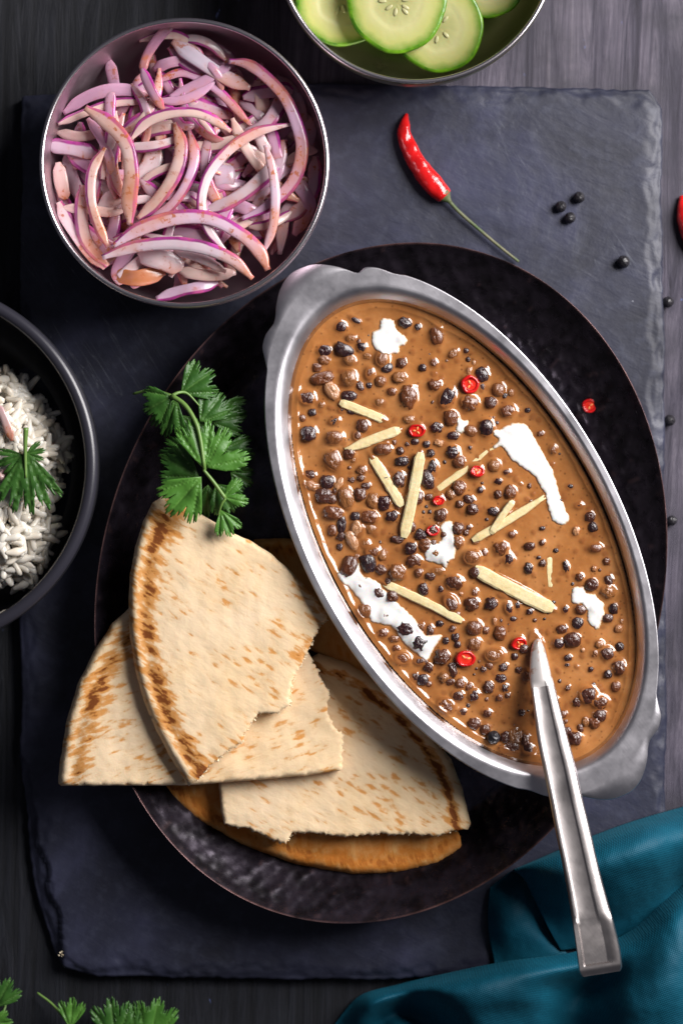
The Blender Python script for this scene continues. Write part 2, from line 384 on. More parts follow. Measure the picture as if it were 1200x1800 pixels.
ZS = 0.0075
def build_slate():
    nu, nv = 270, 380
    u = np.linspace(0, 1, nu); v = np.linspace(0, 1, nv)
    lft = np.interp(v, [0, .2, .5, .78, .86, .93, .98, 1], [40, 36, 34, 40, 52, 70, 96, 112])+5*np.array([mn.noise(Vector((0, t*14, 2))) for t in v])+2*np.array([mn.noise(Vector((0, t*90, 2))) for t in v])
    rgt = np.interp(v, [0, .02, .5, 1], [1140, 1162, 1168, 1170])+5*np.array([mn.noise(Vector((5, t*12, 2))) for t in v])+2*np.array([mn.noise(Vector((5, t*90, 2))) for t in v])
    top = np.interp(u, [0, .5, 1], [170, 146, 158])+4*np.array([mn.noise(Vector((t*12, 9, 2))) for t in u])+2*np.array([mn.noise(Vector((t*80, 9, 2))) for t in u])
    bot = np.interp(u, [0, .06, .5, 1], [1700, 1716, 1722, 1700])+4*np.array([mn.noise(Vector((t*12, 19, 2))) for t in u])+2*np.array([mn.noise(Vector((t*80, 19, 2))) for t in u])
    U, Vv = np.meshgrid(u, v)
    X = lft[:, None]*(1-U)+rgt[:, None]*U; Y = top[None, :]*(1-Vv)+bot[None, :]*Vv
    d = np.minimum.reduce([X-lft[:, None], rgt[:, None]-X, Y-top[None, :], bot[None, :]-Y])
    n1 = vnoise(X, Y, 60, 1.0, 3); n2 = vnoise(X, Y, 220, 4.0, 2)
    z = np.full(X.shape, ZS)
    # chipped layers along the edges
    ctr = 20+22*n1
    z -= .0007/(1+np.exp((d-ctr)/1.6))
    z -= .0012/(1+np.exp((d-8-10*vnoise(X, Y, 40, 8.0, 2))/1.4))
    # broken-away corner layer, lower left
    brk = np.array([(20, 1300), (62, 1400), (70, 1480), (88, 1540), (98, 1600), (108, 1668), (112, 1750), (0, 1800), (0, 1300)], float)
    inb = inside(X+6*n1*2, Y, brk); z = np.where(inb, z-.0026, z)
    z += .00030*n2+.00012*n1
    z = np.maximum(z, .0012)
    V = Pn(X, Y, z).reshape(-1, 3); F = [tuple(q[::-1]) for q in grid_faces(nv, nu)]
    n = len(V); rim = list(range(nu))+[i*nu+nu-1 for i in range(1, nv)]+[(nv-1)*nu+i for i in range(nu-2, -1, -1)]+[i*nu for i in range(nv-2, 0, -1)]
    lo = V[rim].copy(); lo[:, 2] = -.0005; V = np.vstack([V, lo]); m = len(rim)
    for i in range(m): F.append((rim[i], rim[(i+1) % m], n+(i+1) % m, n+i))
    o = obj('slate_board', V, F, m_slate.m, keep=True)
    tag(o, 'large rectangular dark slate serving board with chipped edges on the wooden table', 'slate board')
build_slate()

# ---------------------------------------------------------------- oval hammered plate
PC = (669., 1025.); PA, PB = 606.3, 490.3; PD = np.array([.2967, -.9550]); PE = np.array([.9550, .2967])
ZP = 0.034; ZB = ZS+.0012
def plate_z(r):
    s = np.clip((r-.80)/.20, 0, 1)
    return ZB+.0010+(ZP-ZB-.001)*(s**1.3)*(1.15-.15*s)
def build_plate():
    na = 560; rr = np.r_[np.linspace(0.001, .74, 30), np.linspace(.75, 1, 64)]
    th = np.linspace(0, 2*math.pi, na, endpoint=False); f = (H-ZP)/H*K
    R, T = np.meshgrid(rr, th, indexing='ij'); Z = plate_z(R)
    # hammer marks: jittered rows of round dimples on the sloping wall, sparse ones on the base
    dim = np.zeros_like(Z); best = np.full(Z.shape, 9.)
    arc = T*550; rad = R*550
    rows = [(.815, 98), (.845, 100), (.874, 104), (.902, 108), (.930, 112), (.956, 114), (.978, 116)]
    cs = []
    for k, (r0, cnt) in enumerate(rows):
        for i in range(cnt): cs.append((r0+rng.uniform(-.007, .007), (i+.5*(k % 2)+rng.uniform(-.22, .22))*2*math.pi/cnt, rng.uniform(14, 19)))
    for i in range(420): cs.append((math.sqrt(rng.uniform(0.01, .66)), rng.uniform(0, 2*math.pi), rng.uniform(14, 22)))
    for r0, t0, s in cs:
        dt = (T-t0+math.pi) % (2*math.pi)-math.pi
        q = ((R-r0)*550)**2+(dt*r0*550)**2
        best = np.minimum(best, q/s**2)
    dim = -.00085*np.clip(1-best, 0, 1)*np.where(R > .79, 1, .45)
    rimfade = np.clip((1-R)/.02, 0, 1); Z = Z+dim*rimfade
    c = P(*PC, ZP)
    def XY(R, T):
        a = PA*R*np.cos(T); b = PB*R*np.sin(T)
        return c.x+f*(a*PD[0]+b*PE[0]), c.y-f*(a*PD[1]+b*PE[1])
    X, Y = XY(R, T); top = np.stack([X, Y, Z], -1)
    lip = []
    for r, z in ((1.0015, ZP+.0003), (1.003, ZP+.0001), (1.0035, ZP-.0008), (1.000, ZP-.0012)):
        X, Y = XY(np.full((1, na), r), th[None]); lip.append(np.stack([X, Y, np.full_like(X, z)], -1))
    rb = np.r_[np.linspace(.985, .77, 10), .5, .001][:, None]+0*th[None]
    X, Y = XY(rb, T[:len(rb)]); Zb = np.maximum(plate_z(rb)-.0016, ZS+.0003); bot = np.stack([X, Y, Zb], -1)
    A = np.concatenate([top]+lip+[bot], 0); n = A.shape[0]
    worn = np.zeros((n, na)); worn[len(rr)-1:len(rr)+3] = .38
    worn[30:len(rr)-2] = (np.clip((best[30:len(rr)-2]-.85)*.8, 0, .10))
    # outward normal check: rows run outwards on top, angle runs in (PD, PE) sense
    F = grid_faces(n, na, True)
    pb = np.zeros((n, na)); pb[:len(rr)] = np.clip((.84-R)/.06, 0, 1)  # mask of the painted sheen, fading out at the wall
    o = obj('black_plate', A.reshape(-1, 3), F, m_plate.m, keep=True, attrs={'worn': worn, 'base': pb})
    tag(o, 'large oval hammered black metal plate under the steel dish and bread', 'plate')
build_plate()

# ---------------------------------------------------------------- steel oval dish
DC = np.array([811., 935.]); DI = np.array([813.95, 936.0]); DMAJ = np.array([-.4913, -.8710]); DMIN = np.array([.8710, -.4913])
ZR = 0.054; ZG = 0.0455
def ell_r(th, A, B, mj=DMAJ):
    """radius at image angle th from the centre of an ellipse with axes A (along mj), B"""
    dx, dy = np.cos(th), np.sin(th)
    u = dx*mj[0]+dy*mj[1]; v = dx*(-mj[1])+dy*mj[0]
    return 1/np.sqrt((u/A)**2+(v/B)**2)
def dish_outline(n):
    th = np.linspace(-math.pi, math.pi, n, endpoint=False)
    r = ell_r(th, 508, 275.5)
    ear1 = [(458, 640), (460, 615), (465, 592), (473, 579), (481, 568), (484, 553), (485, 538), (490, 515), (499, 495), (512, 480), (531, 470), (548, 465), (565, 464.5), (590, 468), (610, 474), (624, 479), (632, 478), (638, 472), (646, 469), (665, 471), (690, 480), (713, 489)]
    ear2 = [(2*DC[0]-x, 2*DC[1]-y) for x, y in ear1]
    for ear in (ear1, ear2):
        e = catmull(ear, 160)-DC
        ta = np.arctan2(e[:, 1], e[:, 0]); ra = np.hypot(e[:, 0], e[:, 1])
        if ta.max()-ta.min() > math.pi: raise Exception('wrap')
        o = np.argsort(ta); ta, ra = ta[o], ra[o]
        k = (th >= ta[0]) & (th <= ta[-1]); w = np.clip(np.minimum(th[k]-ta[0], ta[-1]-th[k])/.05, 0, 1)
        r[k] = r[k]*(1-w)+np.interp(th[k], ta, ra)*w
    return th, r
def build_dish():
    n = 720; th, ro = dish_outline(n)
    cs, sn = np.cos(th), np.sin(th)
    def ring(r, z, c=DC): return Pn(c[0]+r*cs, c[1]+r*sn, z)
    re = ell_r(th, 508, 275.5)              # plain oval
    ri = ell_r(th, 470, 262)                # where the wall starts
    rg = ell_r(th, 438, 234)                # at gravy level
    ext = ro-ri
    rows = []
    # rim from the outer edge inwards (z slightly lower outside)
    rows.append(ring(ro-.2, ZR-.0022)); rows.append(ring(ro, ZR-.0008)); rows.append(ring(ro-1.0, ZR-.0003))
    for t, dz in ((.0, -.0003), (.3, -.0003), (.5, -.0003), (.7, -.0003), (.86, -.0003)): rows.append(ring(ri+(np.minimum(ro-2.5, re)-ri)*(1-t), ZR+dz))
    for t, dz in ((0, -.0005), (.14, -.0011), (.30, -.0022), (.46, -.0035), (.60, -.0049), (.74, -.0066), (.9, -.0090), (1.06, -.0130), (1.2, -.018)):
        rr = ri*(1-t)+rg*t; rows.append(ring(rr, ZR+dz, DC+(DI-DC)*min(1, t*1.5)))
    nr = len(rows)
    zb = ZB+.0030
    for t in (.9, .72, .4, .02): rows.append(ring(rg*t, zb+.002))
    for t in (.02, .4, .74, .93): rows.append(ring(rg*t, zb))
    rows.append(ring(rg*1.02, zb+.012)); rows.append(ring(rg*1.035, ZR-.013)); rows.append(ring(ri*1.0+2, ZR-.0040)); rows.append(ring(ro-4, ZR-.0036))
    A = np.array(rows); V = A.reshape(-1, 3)
    F = grid_faces(len(rows), n, True)
    F += [(( len(rows)-1)*n+j, (len(rows)-1)*n+(j+1) % n, (j+1) % n, j) for j in range(n)]
    root = empty('serving_dish', P(811, 935, ZB))
    tag(root, 'oval stainless steel serving dish with scalloped ear handles at both ends, full of bean curry', 'serving dish')
    rimF = [f for f in F if max(f)//n <= 12 and min(f)//n <= 12 and max(f)//n-min(f)//n <= 1]
    rest = [f for f in F if f not in set(rimF)]
    obj('rim', V, rimF, m_steel.m, root, keep=True)
    obj('basin', V, rest, m_steelin.m, root, keep=True)
    for o in root.children: o.location = -root.location
build_dish()

# ---------------------------------------------------------------- beans (traced) in the gravy
T1 = "395,135,38,36,0,d 495,90,45,18,30,d 465,220,35,28,0,c 415,300,65,42,25,d 280,305,48,38,0,d 275,370,38,32,0,c 225,425,32,30,0,m 450,375,42,38,0,c 265,500,75,42,-10,m 450,500,52,58,0,c 330,590,42,68,-35,t 450,625,55,35,0,d 530,560,25,40,-30,m 155,640,50,45,0,m 195,740,26,26,0,d 125,780,22,24,0,m 170,890,52,52,0,d 350,800,35,28,-20,d 350,920,60,48,0,c 545,835,42,48,0,m 680,365,42,52,0,c 715,425,42,36,0,d 595,465,30,42,10,m 592,550,22,22,0,d 820,395,32,32,0,m 805,495,48,38,0,c 845,110,42,32,20,d 935,140,20,24,0,d 1065,200,45,65,-15,m 1055,545,40,38,0,m 1140,640,50,68,25,d 870,635,50,75,0,m 750,595,32,26,0,m 665,670,32,28,0,c 970,425,24,24,0,d 870,790,38,30,0,c 1065,845,42,34,0,d 1165,780,45,50,0,m 915,945,28,22,0,d 995,965,24,24,0,d 1085,955,32,22,20,t 1025,1028,26,26,0,d 860,965,16,16,0,m 1035,1130,32,48,10,d 820,1085,45,32,0,d 690,1000,58,38,0,m 340,1080,55,70,-20,c 415,955,16,16,0,d 450,1030,40,40,0,m 180,1180,38,30,0,m 400,725,22,18,0,d 465,735,30,18,20,d 1180,905,40,30,0,d 1180,1020,40,40,0,d 575,345,30,22,0,c 1185,320,30,25,-30,c 770,950,16,20,0,m"
T2 = "225,325,40,25,-40,c 315,305,18,18,0,d 370,388,12,16,0,t 335,450,18,26,0,t 425,475,42,52,-25,d 425,560,18,28,0,d 540,580,42,46,0,c 485,670,38,38,0,m 630,600,20,24,0,t 335,670,58,45,20,m 605,730,48,40,0,m 745,725,20,16,0,d 455,850,48,55,0,d 345,870,48,38,20,c 530,815,14,14,0,d 835,890,22,18,0,m 925,1000,24,30,0,c 340,990,14,16,0,d 600,1160,24,18,0,m 510,1115,40,40,0,c"
T3 = "180,65,40,28,0,m 190,135,55,32,15,t 300,110,50,48,0,d 380,120,25,45,30,t 270,205,58,52,0,m 330,230,35,35,0,m 430,225,52,75,-15,c 530,195,42,45,0,m 620,240,40,50,0,c 695,260,45,52,0,d 345,325,68,45,10,m 400,410,32,62,0,d 335,450,32,40,0,m 505,350,40,32,0,d 590,355,62,45,10,m 750,350,42,38,0,d 510,440,45,55,0,t 475,525,35,75,-25,t 605,440,40,32,0,c 388,565,20,22,0,d 565,545,32,30,0,c 615,600,50,38,0,m 585,680,50,62,-10,d 685,620,30,40,0,c 455,700,48,75,20,m 505,635,25,22,0,c 675,725,38,30,20,m 785,745,55,52,0,c 565,795,28,18,0,d 755,915,40,38,0,m 560,1015,50,48,0,c 845,1140,62,45,20,d 1020,1145,28,38,-20,m 885,575,42,42,0,d 985,555,42,42,0,m 955,480,40,36,0,d 905,665,50,42,0,m 940,745,25,30,0,m 975,865,32,42,-15,d 1098,860,22,28,0,d 1075,735,40,25,0,c 1175,815,42,45,0,m 1165,960,45,65,-30,m 1025,770,35,25,0,m 800,90,42,52,0,m 1005,90,42,62,-20,d 935,220,35,45,0,m 890,425,28,35,0,m 1010,215,28,24,0,m 1095,345,38,45,0,m 1020,318,14,14,0,d 470,92,28,20,0,m 795,510,45,25,0,m 1090,1105,25,20,0,d 690,1170,32,28,0,m"
T4 = "105,150,40,45,0,m 175,230,40,28,20,m 200,300,38,35,0,m 255,165,20,22,0,d 380,105,25,20,0,d 380,195,25,28,0,m 465,180,38,42,0,m 340,315,35,25,15,d 440,40,20,18,0,c 100,435,35,40,0,m 172,430,20,20,0,m 195,640,60,52,0,c 395,575,45,42,0,m 455,655,32,38,0,d 600,560,35,25,0,m 590,715,28,35,0,d 855,710,18,40,-10,d 885,140,22,16,0,d 945,275,28,20,0,m 925,455,22,28,0,t 1045,425,28,35,-20,d 1065,575,42,28,0,m 1140,665,22,24,0,m 1052,718,18,18,0,t 950,780,25,25,0,m 1035,830,42,40,20,m 1155,800,30,35,0,m 1150,880,45,40,30,c 1050,995,20,24,0,d 960,1005,38,34,0,m 935,1100,38,40,20,d 1150,1065,36,30,0,m 1190,1000,28,35,0,d 70,820,55,42,0,m 118,895,16,16,0,t 215,885,20,28,0,m 195,965,50,45,0,m 330,965,40,40,0,d 450,1000,25,42,-15,d 515,975,16,24,-20,d 410,905,28,18,0,c 600,1020,22,20,0,d 850,1005,20,24,0,d 210,1135,50,48,0,m 290,1150,26,24,0,m 355,1090,16,28,0,t 400,1085,12,20,0,d 395,1170,40,45,0,m 825,1145,36,30,0,m 690,435,18,14,0,d 665,640,14,12,0,d"
T5 = "545,200,55,45,20,d 285,135,32,25,0,c 370,170,35,22,0,c 380,240,24,20,0,m 425,310,55,42,20,m 545,330,40,25,0,m 590,335,18,18,0,m 705,300,50,50,0,m 735,185,20,22,0,d 800,160,26,26,0,d 815,212,22,22,0,d 930,210,45,50,0,c 1070,290,65,48,0,c 1000,385,24,24,0,m 780,385,32,55,-10,m 570,460,38,38,0,d 518,440,28,30,0,m 770,475,38,24,0,m 815,570,45,40,0,m 930,570,38,38,0,d 735,640,65,48,30,m 845,685,28,22,0,m 1030,510,35,38,0,m 1120,450,38,28,0,d 1145,515,26,26,0,d 1110,585,22,24,0,m 1165,570,20,20,0,m 1020,695,32,24,20,m 930,770,40,36,0,m 1005,810,34,34,0,m 1160,865,45,40,0,m 1150,945,45,32,10,m"
T6 = "285,470,22,22,0,m 305,770,22,20,0,m 255,375,22,22,0,d 565,280,36,35,0,d 595,180,30,22,0,m 660,260,55,48,0,m 630,385,25,22,0,d 625,435,18,12,0,d 905,355,45,42,0,m 850,290,30,30,0,c 820,355,25,25,0,c 985,180,26,26,0,t 995,305,28,28,0,d 990,450,42,50,-15,m 910,500,28,28,0,d 965,590,30,34,0,m 770,650,58,55,0,m 690,695,28,32,0,m 850,700,55,40,0,m 855,790,42,42,0,m 815,840,40,35,0,m 755,835,28,32,0,c 598,780,24,26,0,m 625,900,28,28,0,m 680,955,45,42,0,m 735,330,14,14,0,t 790,465,16,16,0,d 810,570,14,12,0,d 1005,125,12,18,0,t 250,940,55,50,0,c 230,1010,60,40,0,m 330,960,35,45,0,m 345,1030,40,40,0,m 140,665,22,24,0,m"
BEANS = []
for (ox, oy), txt in zip(((500, 540), (740, 540), (500, 820), (780, 820), (600, 1080), (840, 1060)), (T1, T2, T3, T4, T5, T6)):
    for q in txt.split():
        a = q.split(','); BEANS.append((ox+float(a[0])/4, oy+float(a[1])/4, float(a[2])/4, float(a[3])/4, float(a[4]), a[5]))
_r = random.Random(11)
def dish_rho(x, y):
    dx, dy = x-DI[0], y-DI[1]
    return np.hypot((dx*DMAJ[0]+dy*DMAJ[1])/435.5, (dx*DMIN[0]+dy*DMIN[1])/232.)
k = 0
while k < 62:
    x, y = _r.uniform(520, 1100), _r.uniform(545, 1330)
    side = (x-DI[0])*DMIN[0]+(y-DI[1])*DMIN[1]
    if dish_rho(x, y) > .93 or _r.random() < (.80 if side > 20 else .0): continue
    rx = _r.uniform(5, 10); ry = rx*_r.uniform(.75, 1.1)
    if any(math.hypot(x-b[0], y-b[1]) < (max(b[2], b[3])+rx)*.82 for b in BEANS): continue
    if 780 < x < 1000 and y < 640 or 860 < x < 1010 and 735 < y < 930: continue
    BEANS.append((x, y, rx, ry, _r.uniform(0, 180), _r.choice('mmdcmc'))); k += 1
GIN = [((597, 707), (675, 738), 13, 0), ((607, 792), (703, 755), 14, 1), ((652, 802), (706, 890), 14, 0), ((739, 795), (709, 945), 16, 1), ((875, 780), (762, 865), 10, -1), ((902, 880), (862, 938), 10, 1), ((957, 873), (830, 950), 12, 0), ((833, 1000), (972, 1071), 20, 1), ((673, 1025), (812, 1092), 13, 0), ((965, 978), (968, 1035), 9, -1)]
CHI = [(825, 676, 15, 0), (732, 757, 14, 1), (838, 829, 12, 1), (770, 880, 10, 0), (760, 933, 11, 0), (817, 1158, 17, 2), (911, 1131, 13, 1)]
GS = 1.5
gx = np.arange(500, 1128, GS); gy = np.arange(480, 1395, GS); GX, GY = np.meshgrid(gx, gy)
GZ = np.zeros_like(GX); TH = np.zeros_like(GX)
def bump_at(cx, cy, rx, ry, ang, coated, h0, lam):
    R = max(rx, ry)+lam*4
    i0, i1 = np.searchsorted(gy, [cy-R, cy+R]); j0, j1 = np.searchsorted(gx, [cx-R, cx+R])
    if i1 <= i0 or j1 <= j0: return
    X = GX[i0:i1, j0:j1]-cx; Y = GY[i0:i1, j0:j1]-cy; a = math.radians(ang)
    u = (X*math.cos(a)+Y*math.sin(a))/rx; v = (-X*math.sin(a)+Y*math.cos(a))/ry
    q = np.hypot(u, v); d = (q-1)*math.sqrt(rx*ry)
    men = h0*np.exp(-np.maximum(d, 0)/lam)
    g = GZ[i0:i1, j0:j1]
    if coated:
        cap = coated*np.sqrt(np.clip(1-(q*.93)**2, 0, 1)); men = np.maximum(men, cap)
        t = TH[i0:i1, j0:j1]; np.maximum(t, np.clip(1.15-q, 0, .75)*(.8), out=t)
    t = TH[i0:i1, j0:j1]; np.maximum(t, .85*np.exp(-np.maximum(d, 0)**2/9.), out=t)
    s = np.maximum(g, men); k = .00018
    g[:] = s+k*np.exp(-np.abs(g-men)/k*.7)*np.minimum(1, np.minimum(g, men)/.0003)
for (x, y, rx, ry, a, t) in BEANS:
    sz = math.sqrt(rx*ry)
    bump_at(x, y, rx, ry, a, {'c': 0, 'm': 0, 'd': 0, 't': 0}[t]*1.0, .000115*min(sz, 13)*random.uniform(.5, 1.3), 2.2+.26*sz)
for (a, b, w, m) in GIN:
    p0, p1 = np.array(a, float), np.array(b, float); L = np.linalg.norm(p1-p0); ang = math.degrees(math.atan2(p1[1]-p0[1], p1[0]-p0[0]))
    c = (p0+p1)/2
    if m >= 0: bump_at(c[0], c[1], L/2+1, w/2+1, ang, 0, .0009, 2.8)
for (x, y, r, m) in CHI: bump_at(x, y, r, r, 0, 0, .0010, 3.5)
bump_at(944, 1150, 14, 40, -12, 0, .0012, 5)
for q in range(520):   # crumbs of lentil just under the surface
    x, y = _r.uniform(515, 1115), _r.uniform(545, 1335)
    if dish_rho(x, y) > .97: continue
    r = _r.uniform(1.2, 4.2); bump_at(x, y, r, r*_r.uniform(.6, 1), _r.uniform(0, 180), 0, .00006*r*_r.uniform(.7, 2), .9+.35*r)
    if r > 2.6:
        i0, i1 = np.searchsorted(gy, [y-r*2, y+r*2]); j0, j1 = np.searchsorted(gx, [x-r*2, x+r*2]); t = TH[i0:i1, j0:j1]
        np.maximum(t, .8*np.exp(-((GX[i0:i1, j0:j1]-x)**2+(GY[i0:i1, j0:j1]-y)**2)/(r*r)), out=t)
# soft smoothing
for _ in range(2):
    GZ[1:-1, 1:-1] = (GZ[1:-1, 1:-1]*2+GZ[:-2, 1:-1]+GZ[2:, 1:-1]+GZ[1:-1, :-2]+GZ[1:-1, 2:])/6
RHO = dish_rho(GX, GY)
ang = np.arctan2(GY-DI[1], GX-DI[0]); wob = np.array([mn.noise(Vector((math.cos(t)*4, math.sin(t)*4, 3)))+.5*mn.noise(Vector((math.cos(t)*14, math.sin(t)*14, 3))) for t in np.linspace(-math.pi, math.pi, 721)])
wobble = np.interp(ang, np.linspace(-math.pi, math.pi, 721), wob)
edge = (1-RHO)*232
GZ += .0011*np.exp(-np.maximum(edge-2-4*wobble, 0)/4.5)
fine = rng.standard_normal(GX.shape)
for _ in range(5): fine[1:-1, 1:-1] = (fine[1:-1, 1:-1]+fine[:-2, 1:-1]+fine[2:, 1:-1]+fine[1:-1, :-2]+fine[1:-1, 2:])/5
fine /= fine.std()
lo = vnoise(GX[::8, ::8], GY[::8, ::8], 70, 5., 2)
yy = np.clip(np.arange(GX.shape[0])/8, 0, lo.shape[0]-1.001); xx = np.clip(np.arange(GX.shape[1])/8, 0, lo.shape[1]-1.001)
yi = yy.astype(int); xi = xx.astype(int); fy = (yy-yi)[:, None]; fx = (xx-xi)[None]
lo2 = (lo[yi][:, xi]*(1-fy)+lo[yi+1][:, xi]*fy)*(1-fx)+(lo[yi][:, xi+1]*(1-fy)+lo[yi+1][:, xi+1]*fy)*fx
GZ += .00035*lo2+.000014*fine
def gz(x, y):
    j = np.clip((np.asarray(x, float)-gx[0])/GS, 0, len(gx)-1.001); i = np.clip((np.asarray(y, float)-gy[0])/GS, 0, len(gy)-1.001)
    ii = i.astype(int); jj = j.astype(int); a = i-ii; b = j-jj
    return ZG+(GZ[ii, jj]*(1-a)+GZ[ii+1, jj]*a)*(1-b)+(GZ[ii, jj+1]*(1-a)+GZ[ii+1, jj+1]*a)*b
keepv = RHO < 1.03
idx = -np.ones(GX.shape, int); q = keepv[:-1, :-1] & keepv[1:, :-1] & keepv[:-1, 1:] & keepv[1:, 1:]
used = np.zeros(GX.shape, bool)
for di in (0, 1):
    for dj in (0, 1): used[di:di+q.shape[0], dj:dj+q.shape[1]] |= q
idx[used] = np.arange(used.sum())
V = Pn(GX[used], GY[used], ZG+GZ[used]); ii, jj = np.nonzero(q)
F = np.stack([idx[ii, jj], idx[ii+1, jj], idx[ii+1, jj+1], idx[ii, jj+1]], 1)
grv = obj('bean_gravy', V, F, m_gravy.m, attrs={'thick': TH[used]})
tag(grv, 'orange brown creamy gravy filling the oval steel dish', 'curry gravy', None, 'stuff')

def bean_mesh(seed, kid, wr):
    n, m = 12, 18; V = []
    for i in range(n+1):
        ph = math.pi*i/n
        for j in range(m):
            t = 2*math.pi*j/m
            v = Vector((math.sin(ph)*math.cos(t), math.sin(ph)*math.sin(t), math.cos(ph)))
            r = 1+wr*mn.noise(v*2.1+Vector((seed*3.1, 0, 0)))+.4*wr*mn.noise(v*5+Vector((seed, 9, 0)))
            e = 2.4
            r *= 1/(abs(v.x)**e+abs(v.y)**e+abs(v.z)**e)**(1/e)
            w = v*r; w.y += kid*(w.x*w.x-.3); V.append(tuple(w))
    F = [tuple(q[::-1]) for q in grid_faces(n+1, m, True)]
    return mesh('bean', V, F, m_bean.m)
BM = [bean_mesh(i, (.0, .12, .22, .05)[i % 4], (.12, .22, .3)[i % 3]) for i in range(12)]
BCOL = {'d': [(.016, .005, .009), (.030, .009, .012), (.022, .011, .016)], 'm': [(.085, .024, .010), (.14, .042, .014), (.060, .018, .012)], 't': [(.46, .22, .10), (.36, .15, .06)], 'c': [(.26, .10, .03), (.20, .07, .022)]}
bl = {'d': ('dark purple brown cooked bean floating in the orange gravy', 'dark beans in the gravy'),
      'm': ('glossy reddish brown cooked bean floating in the orange gravy', 'brown beans in the gravy'),
      't': ('pale tan split bean floating in the orange gravy', 'tan split beans in the gravy')}
for (x, y, rx, ry, a, t) in BEANS:
    if t == 'c':
        # skin showing through the gravy film: bean just below the coat
        tt = 'm'
    else: tt = t
    if dish_rho(x, y) > .985: continue
    o = bpy.data.objects.new('bean', random.choice(BM)); COL.objects.link(o)
    z = float(gz(x, y)); s = sc(z); rz = min(rx, ry)*.85
    lift = (.12 if t != 'c' else .0)+random.uniform(-.18, .12)
    o.location = P(x, y, ZG+rz*s*lift); o.scale = (rx*s*1.12, ry*s*1.12, rz*s)
    o.rotation_euler = (random.uniform(-.15, .15), random.uniform(-.15, .15), -math.radians(a)+random.choice((0, math.pi)))
    c = random.choice(BCOL[t]); o.color = (*c, 1)
    tag(o, bl[tt][0], 'bean', bl[tt][1])
sm = bean_mesh(40, 0, .3); nsm = 0; k = 0
while nsm < 44 and k < 4000:
    k += 1; x, y = random.uniform(520, 1110), random.uniform(545, 1330)
    if dish_rho(x, y) > .93 or any(math.hypot(x-b[0], y-b[1]) < max(b[2], b[3])+6 for b in BEANS): continue
    r = random.uniform(1.8, 4.2); s = sc(ZG); nsm += 1
    o = bpy.data.objects.new('bean_fragment', sm); COL.objects.link(o); o.location = P(x, y, ZG+.0003*0); o.scale = (r*s*random.uniform(.8, 1.5), r*s, r*s*.7)
    o.rotation_euler = (0, 0, random.uniform(0, 6)); o.color = (*random.choice(BCOL['m']+BCOL['d']), 1)
    tag(o, 'tiny dark fragment of bean skin floating in the orange gravy', 'bean fragment', 'bean fragments in the gravy')

# ---------------------------------------------------------------- cream
def rag(poly, n, amp, s=7, seed=0):
    p = resample(catmull(poly, 240, True), n); nrm = np.roll(p, -1, 0)-np.roll(p, 1, 0); nrm = np.stack([nrm[:, 1], -nrm[:, 0]], 1); nrm /= np.linalg.norm(nrm, axis=1)[:, None]+1e-9
    k = np.array([mn.noise(Vector((x/s, y/s, seed)))+.6*mn.noise(Vector((x/s*2.7, y/s*2.7, seed+3))) for x, y in p])
    return p+nrm*(k*amp)[:, None]
def t4(o, l): return [(o[0]+x/4, o[1]+y/4) for x, y in l]
CREAM = [
 (t4((500, 540), [(690, 80), (760, 90), (785, 150), (800, 175), (855, 215), (850, 260), (815, 275), (800, 320), (750, 330), (735, 350), (720, 330), (640, 300), (615, 250), (615, 180), (665, 150), (670, 100)]), 'round white splash of cream near the top end of the oval dish'),
 (t4((740, 540), [(245, 770), (290, 790), (325, 800), (325, 825), (300, 870), (275, 890), (240, 860), (250, 830)]), 'small white dab of cream squeezed between two beans'),
 ([(867, 757), (880, 754), (895, 745), (910, 743), (925, 747), (934, 760), (945, 780), (960, 807), (972, 832), (982, 865), (992, 892), (999, 912), (992, 922), (977, 921), (967, 907), (959, 880), (956, 866), (945, 850), (937, 837), (915, 820), (895, 805), (882, 785), (870, 788), (866, 785), (876, 774), (868, 766)], 'long white streak of cream on the right side of the gravy'),
 ([(785, 916), (795, 918), (797, 940), (800, 960), (799, 980), (790, 986), (783, 998), (775, 993), (760, 990), (748, 985), (745, 970), (757, 955), (770, 955), (777, 940), (772, 927)], 'white patch of cream in the middle of the gravy beside a red chili slice'),
 ([(592, 1006), (605, 1002), (620, 990), (630, 990), (636, 1010), (660, 1020), (675, 1037), (690, 1052), (712, 1072), (725, 1085), (735, 1097), (740, 1107), (750, 1117), (772, 1115), (777, 1119), (765, 1135), (757, 1150), (750, 1161), (740, 1155), (727, 1145), (710, 1132), (692, 1105), (670, 1097), (652, 1092), (645, 1072), (635, 1060), (612, 1032), (600, 1022)], 'widest white streak of cream along the lower left wall of the dish'),
 ([(1005, 1035), (1020, 1031), (1032, 1042), (1045, 1047), (1060, 1062), (1061, 1077), (1057, 1090), (1052, 1105), (1040, 1102), (1032, 1090), (1030, 1072), (1022, 1062), (1005, 1060)], 'white blot of cream near the right wall of the dish with dark specks in it')]
for i, (pl, lab) in enumerate(CREAM):
    poly = rag(pl, 190, 2.2, 7, i)
    o = slab('cream_swirl', poly, 3.2, lambda X, Y, d: gz(X, Y)+.00012+.00045*np.minimum(d/5, 1)**.6, lambda X, Y, d: gz(X, Y)-.0006, m_cream.m, None, lambda X, Y, d: {'thin': 1-np.clip(d/5, 0, 1)})
    tag(o, lab, 'cream', 'cream drizzled on the gravy')
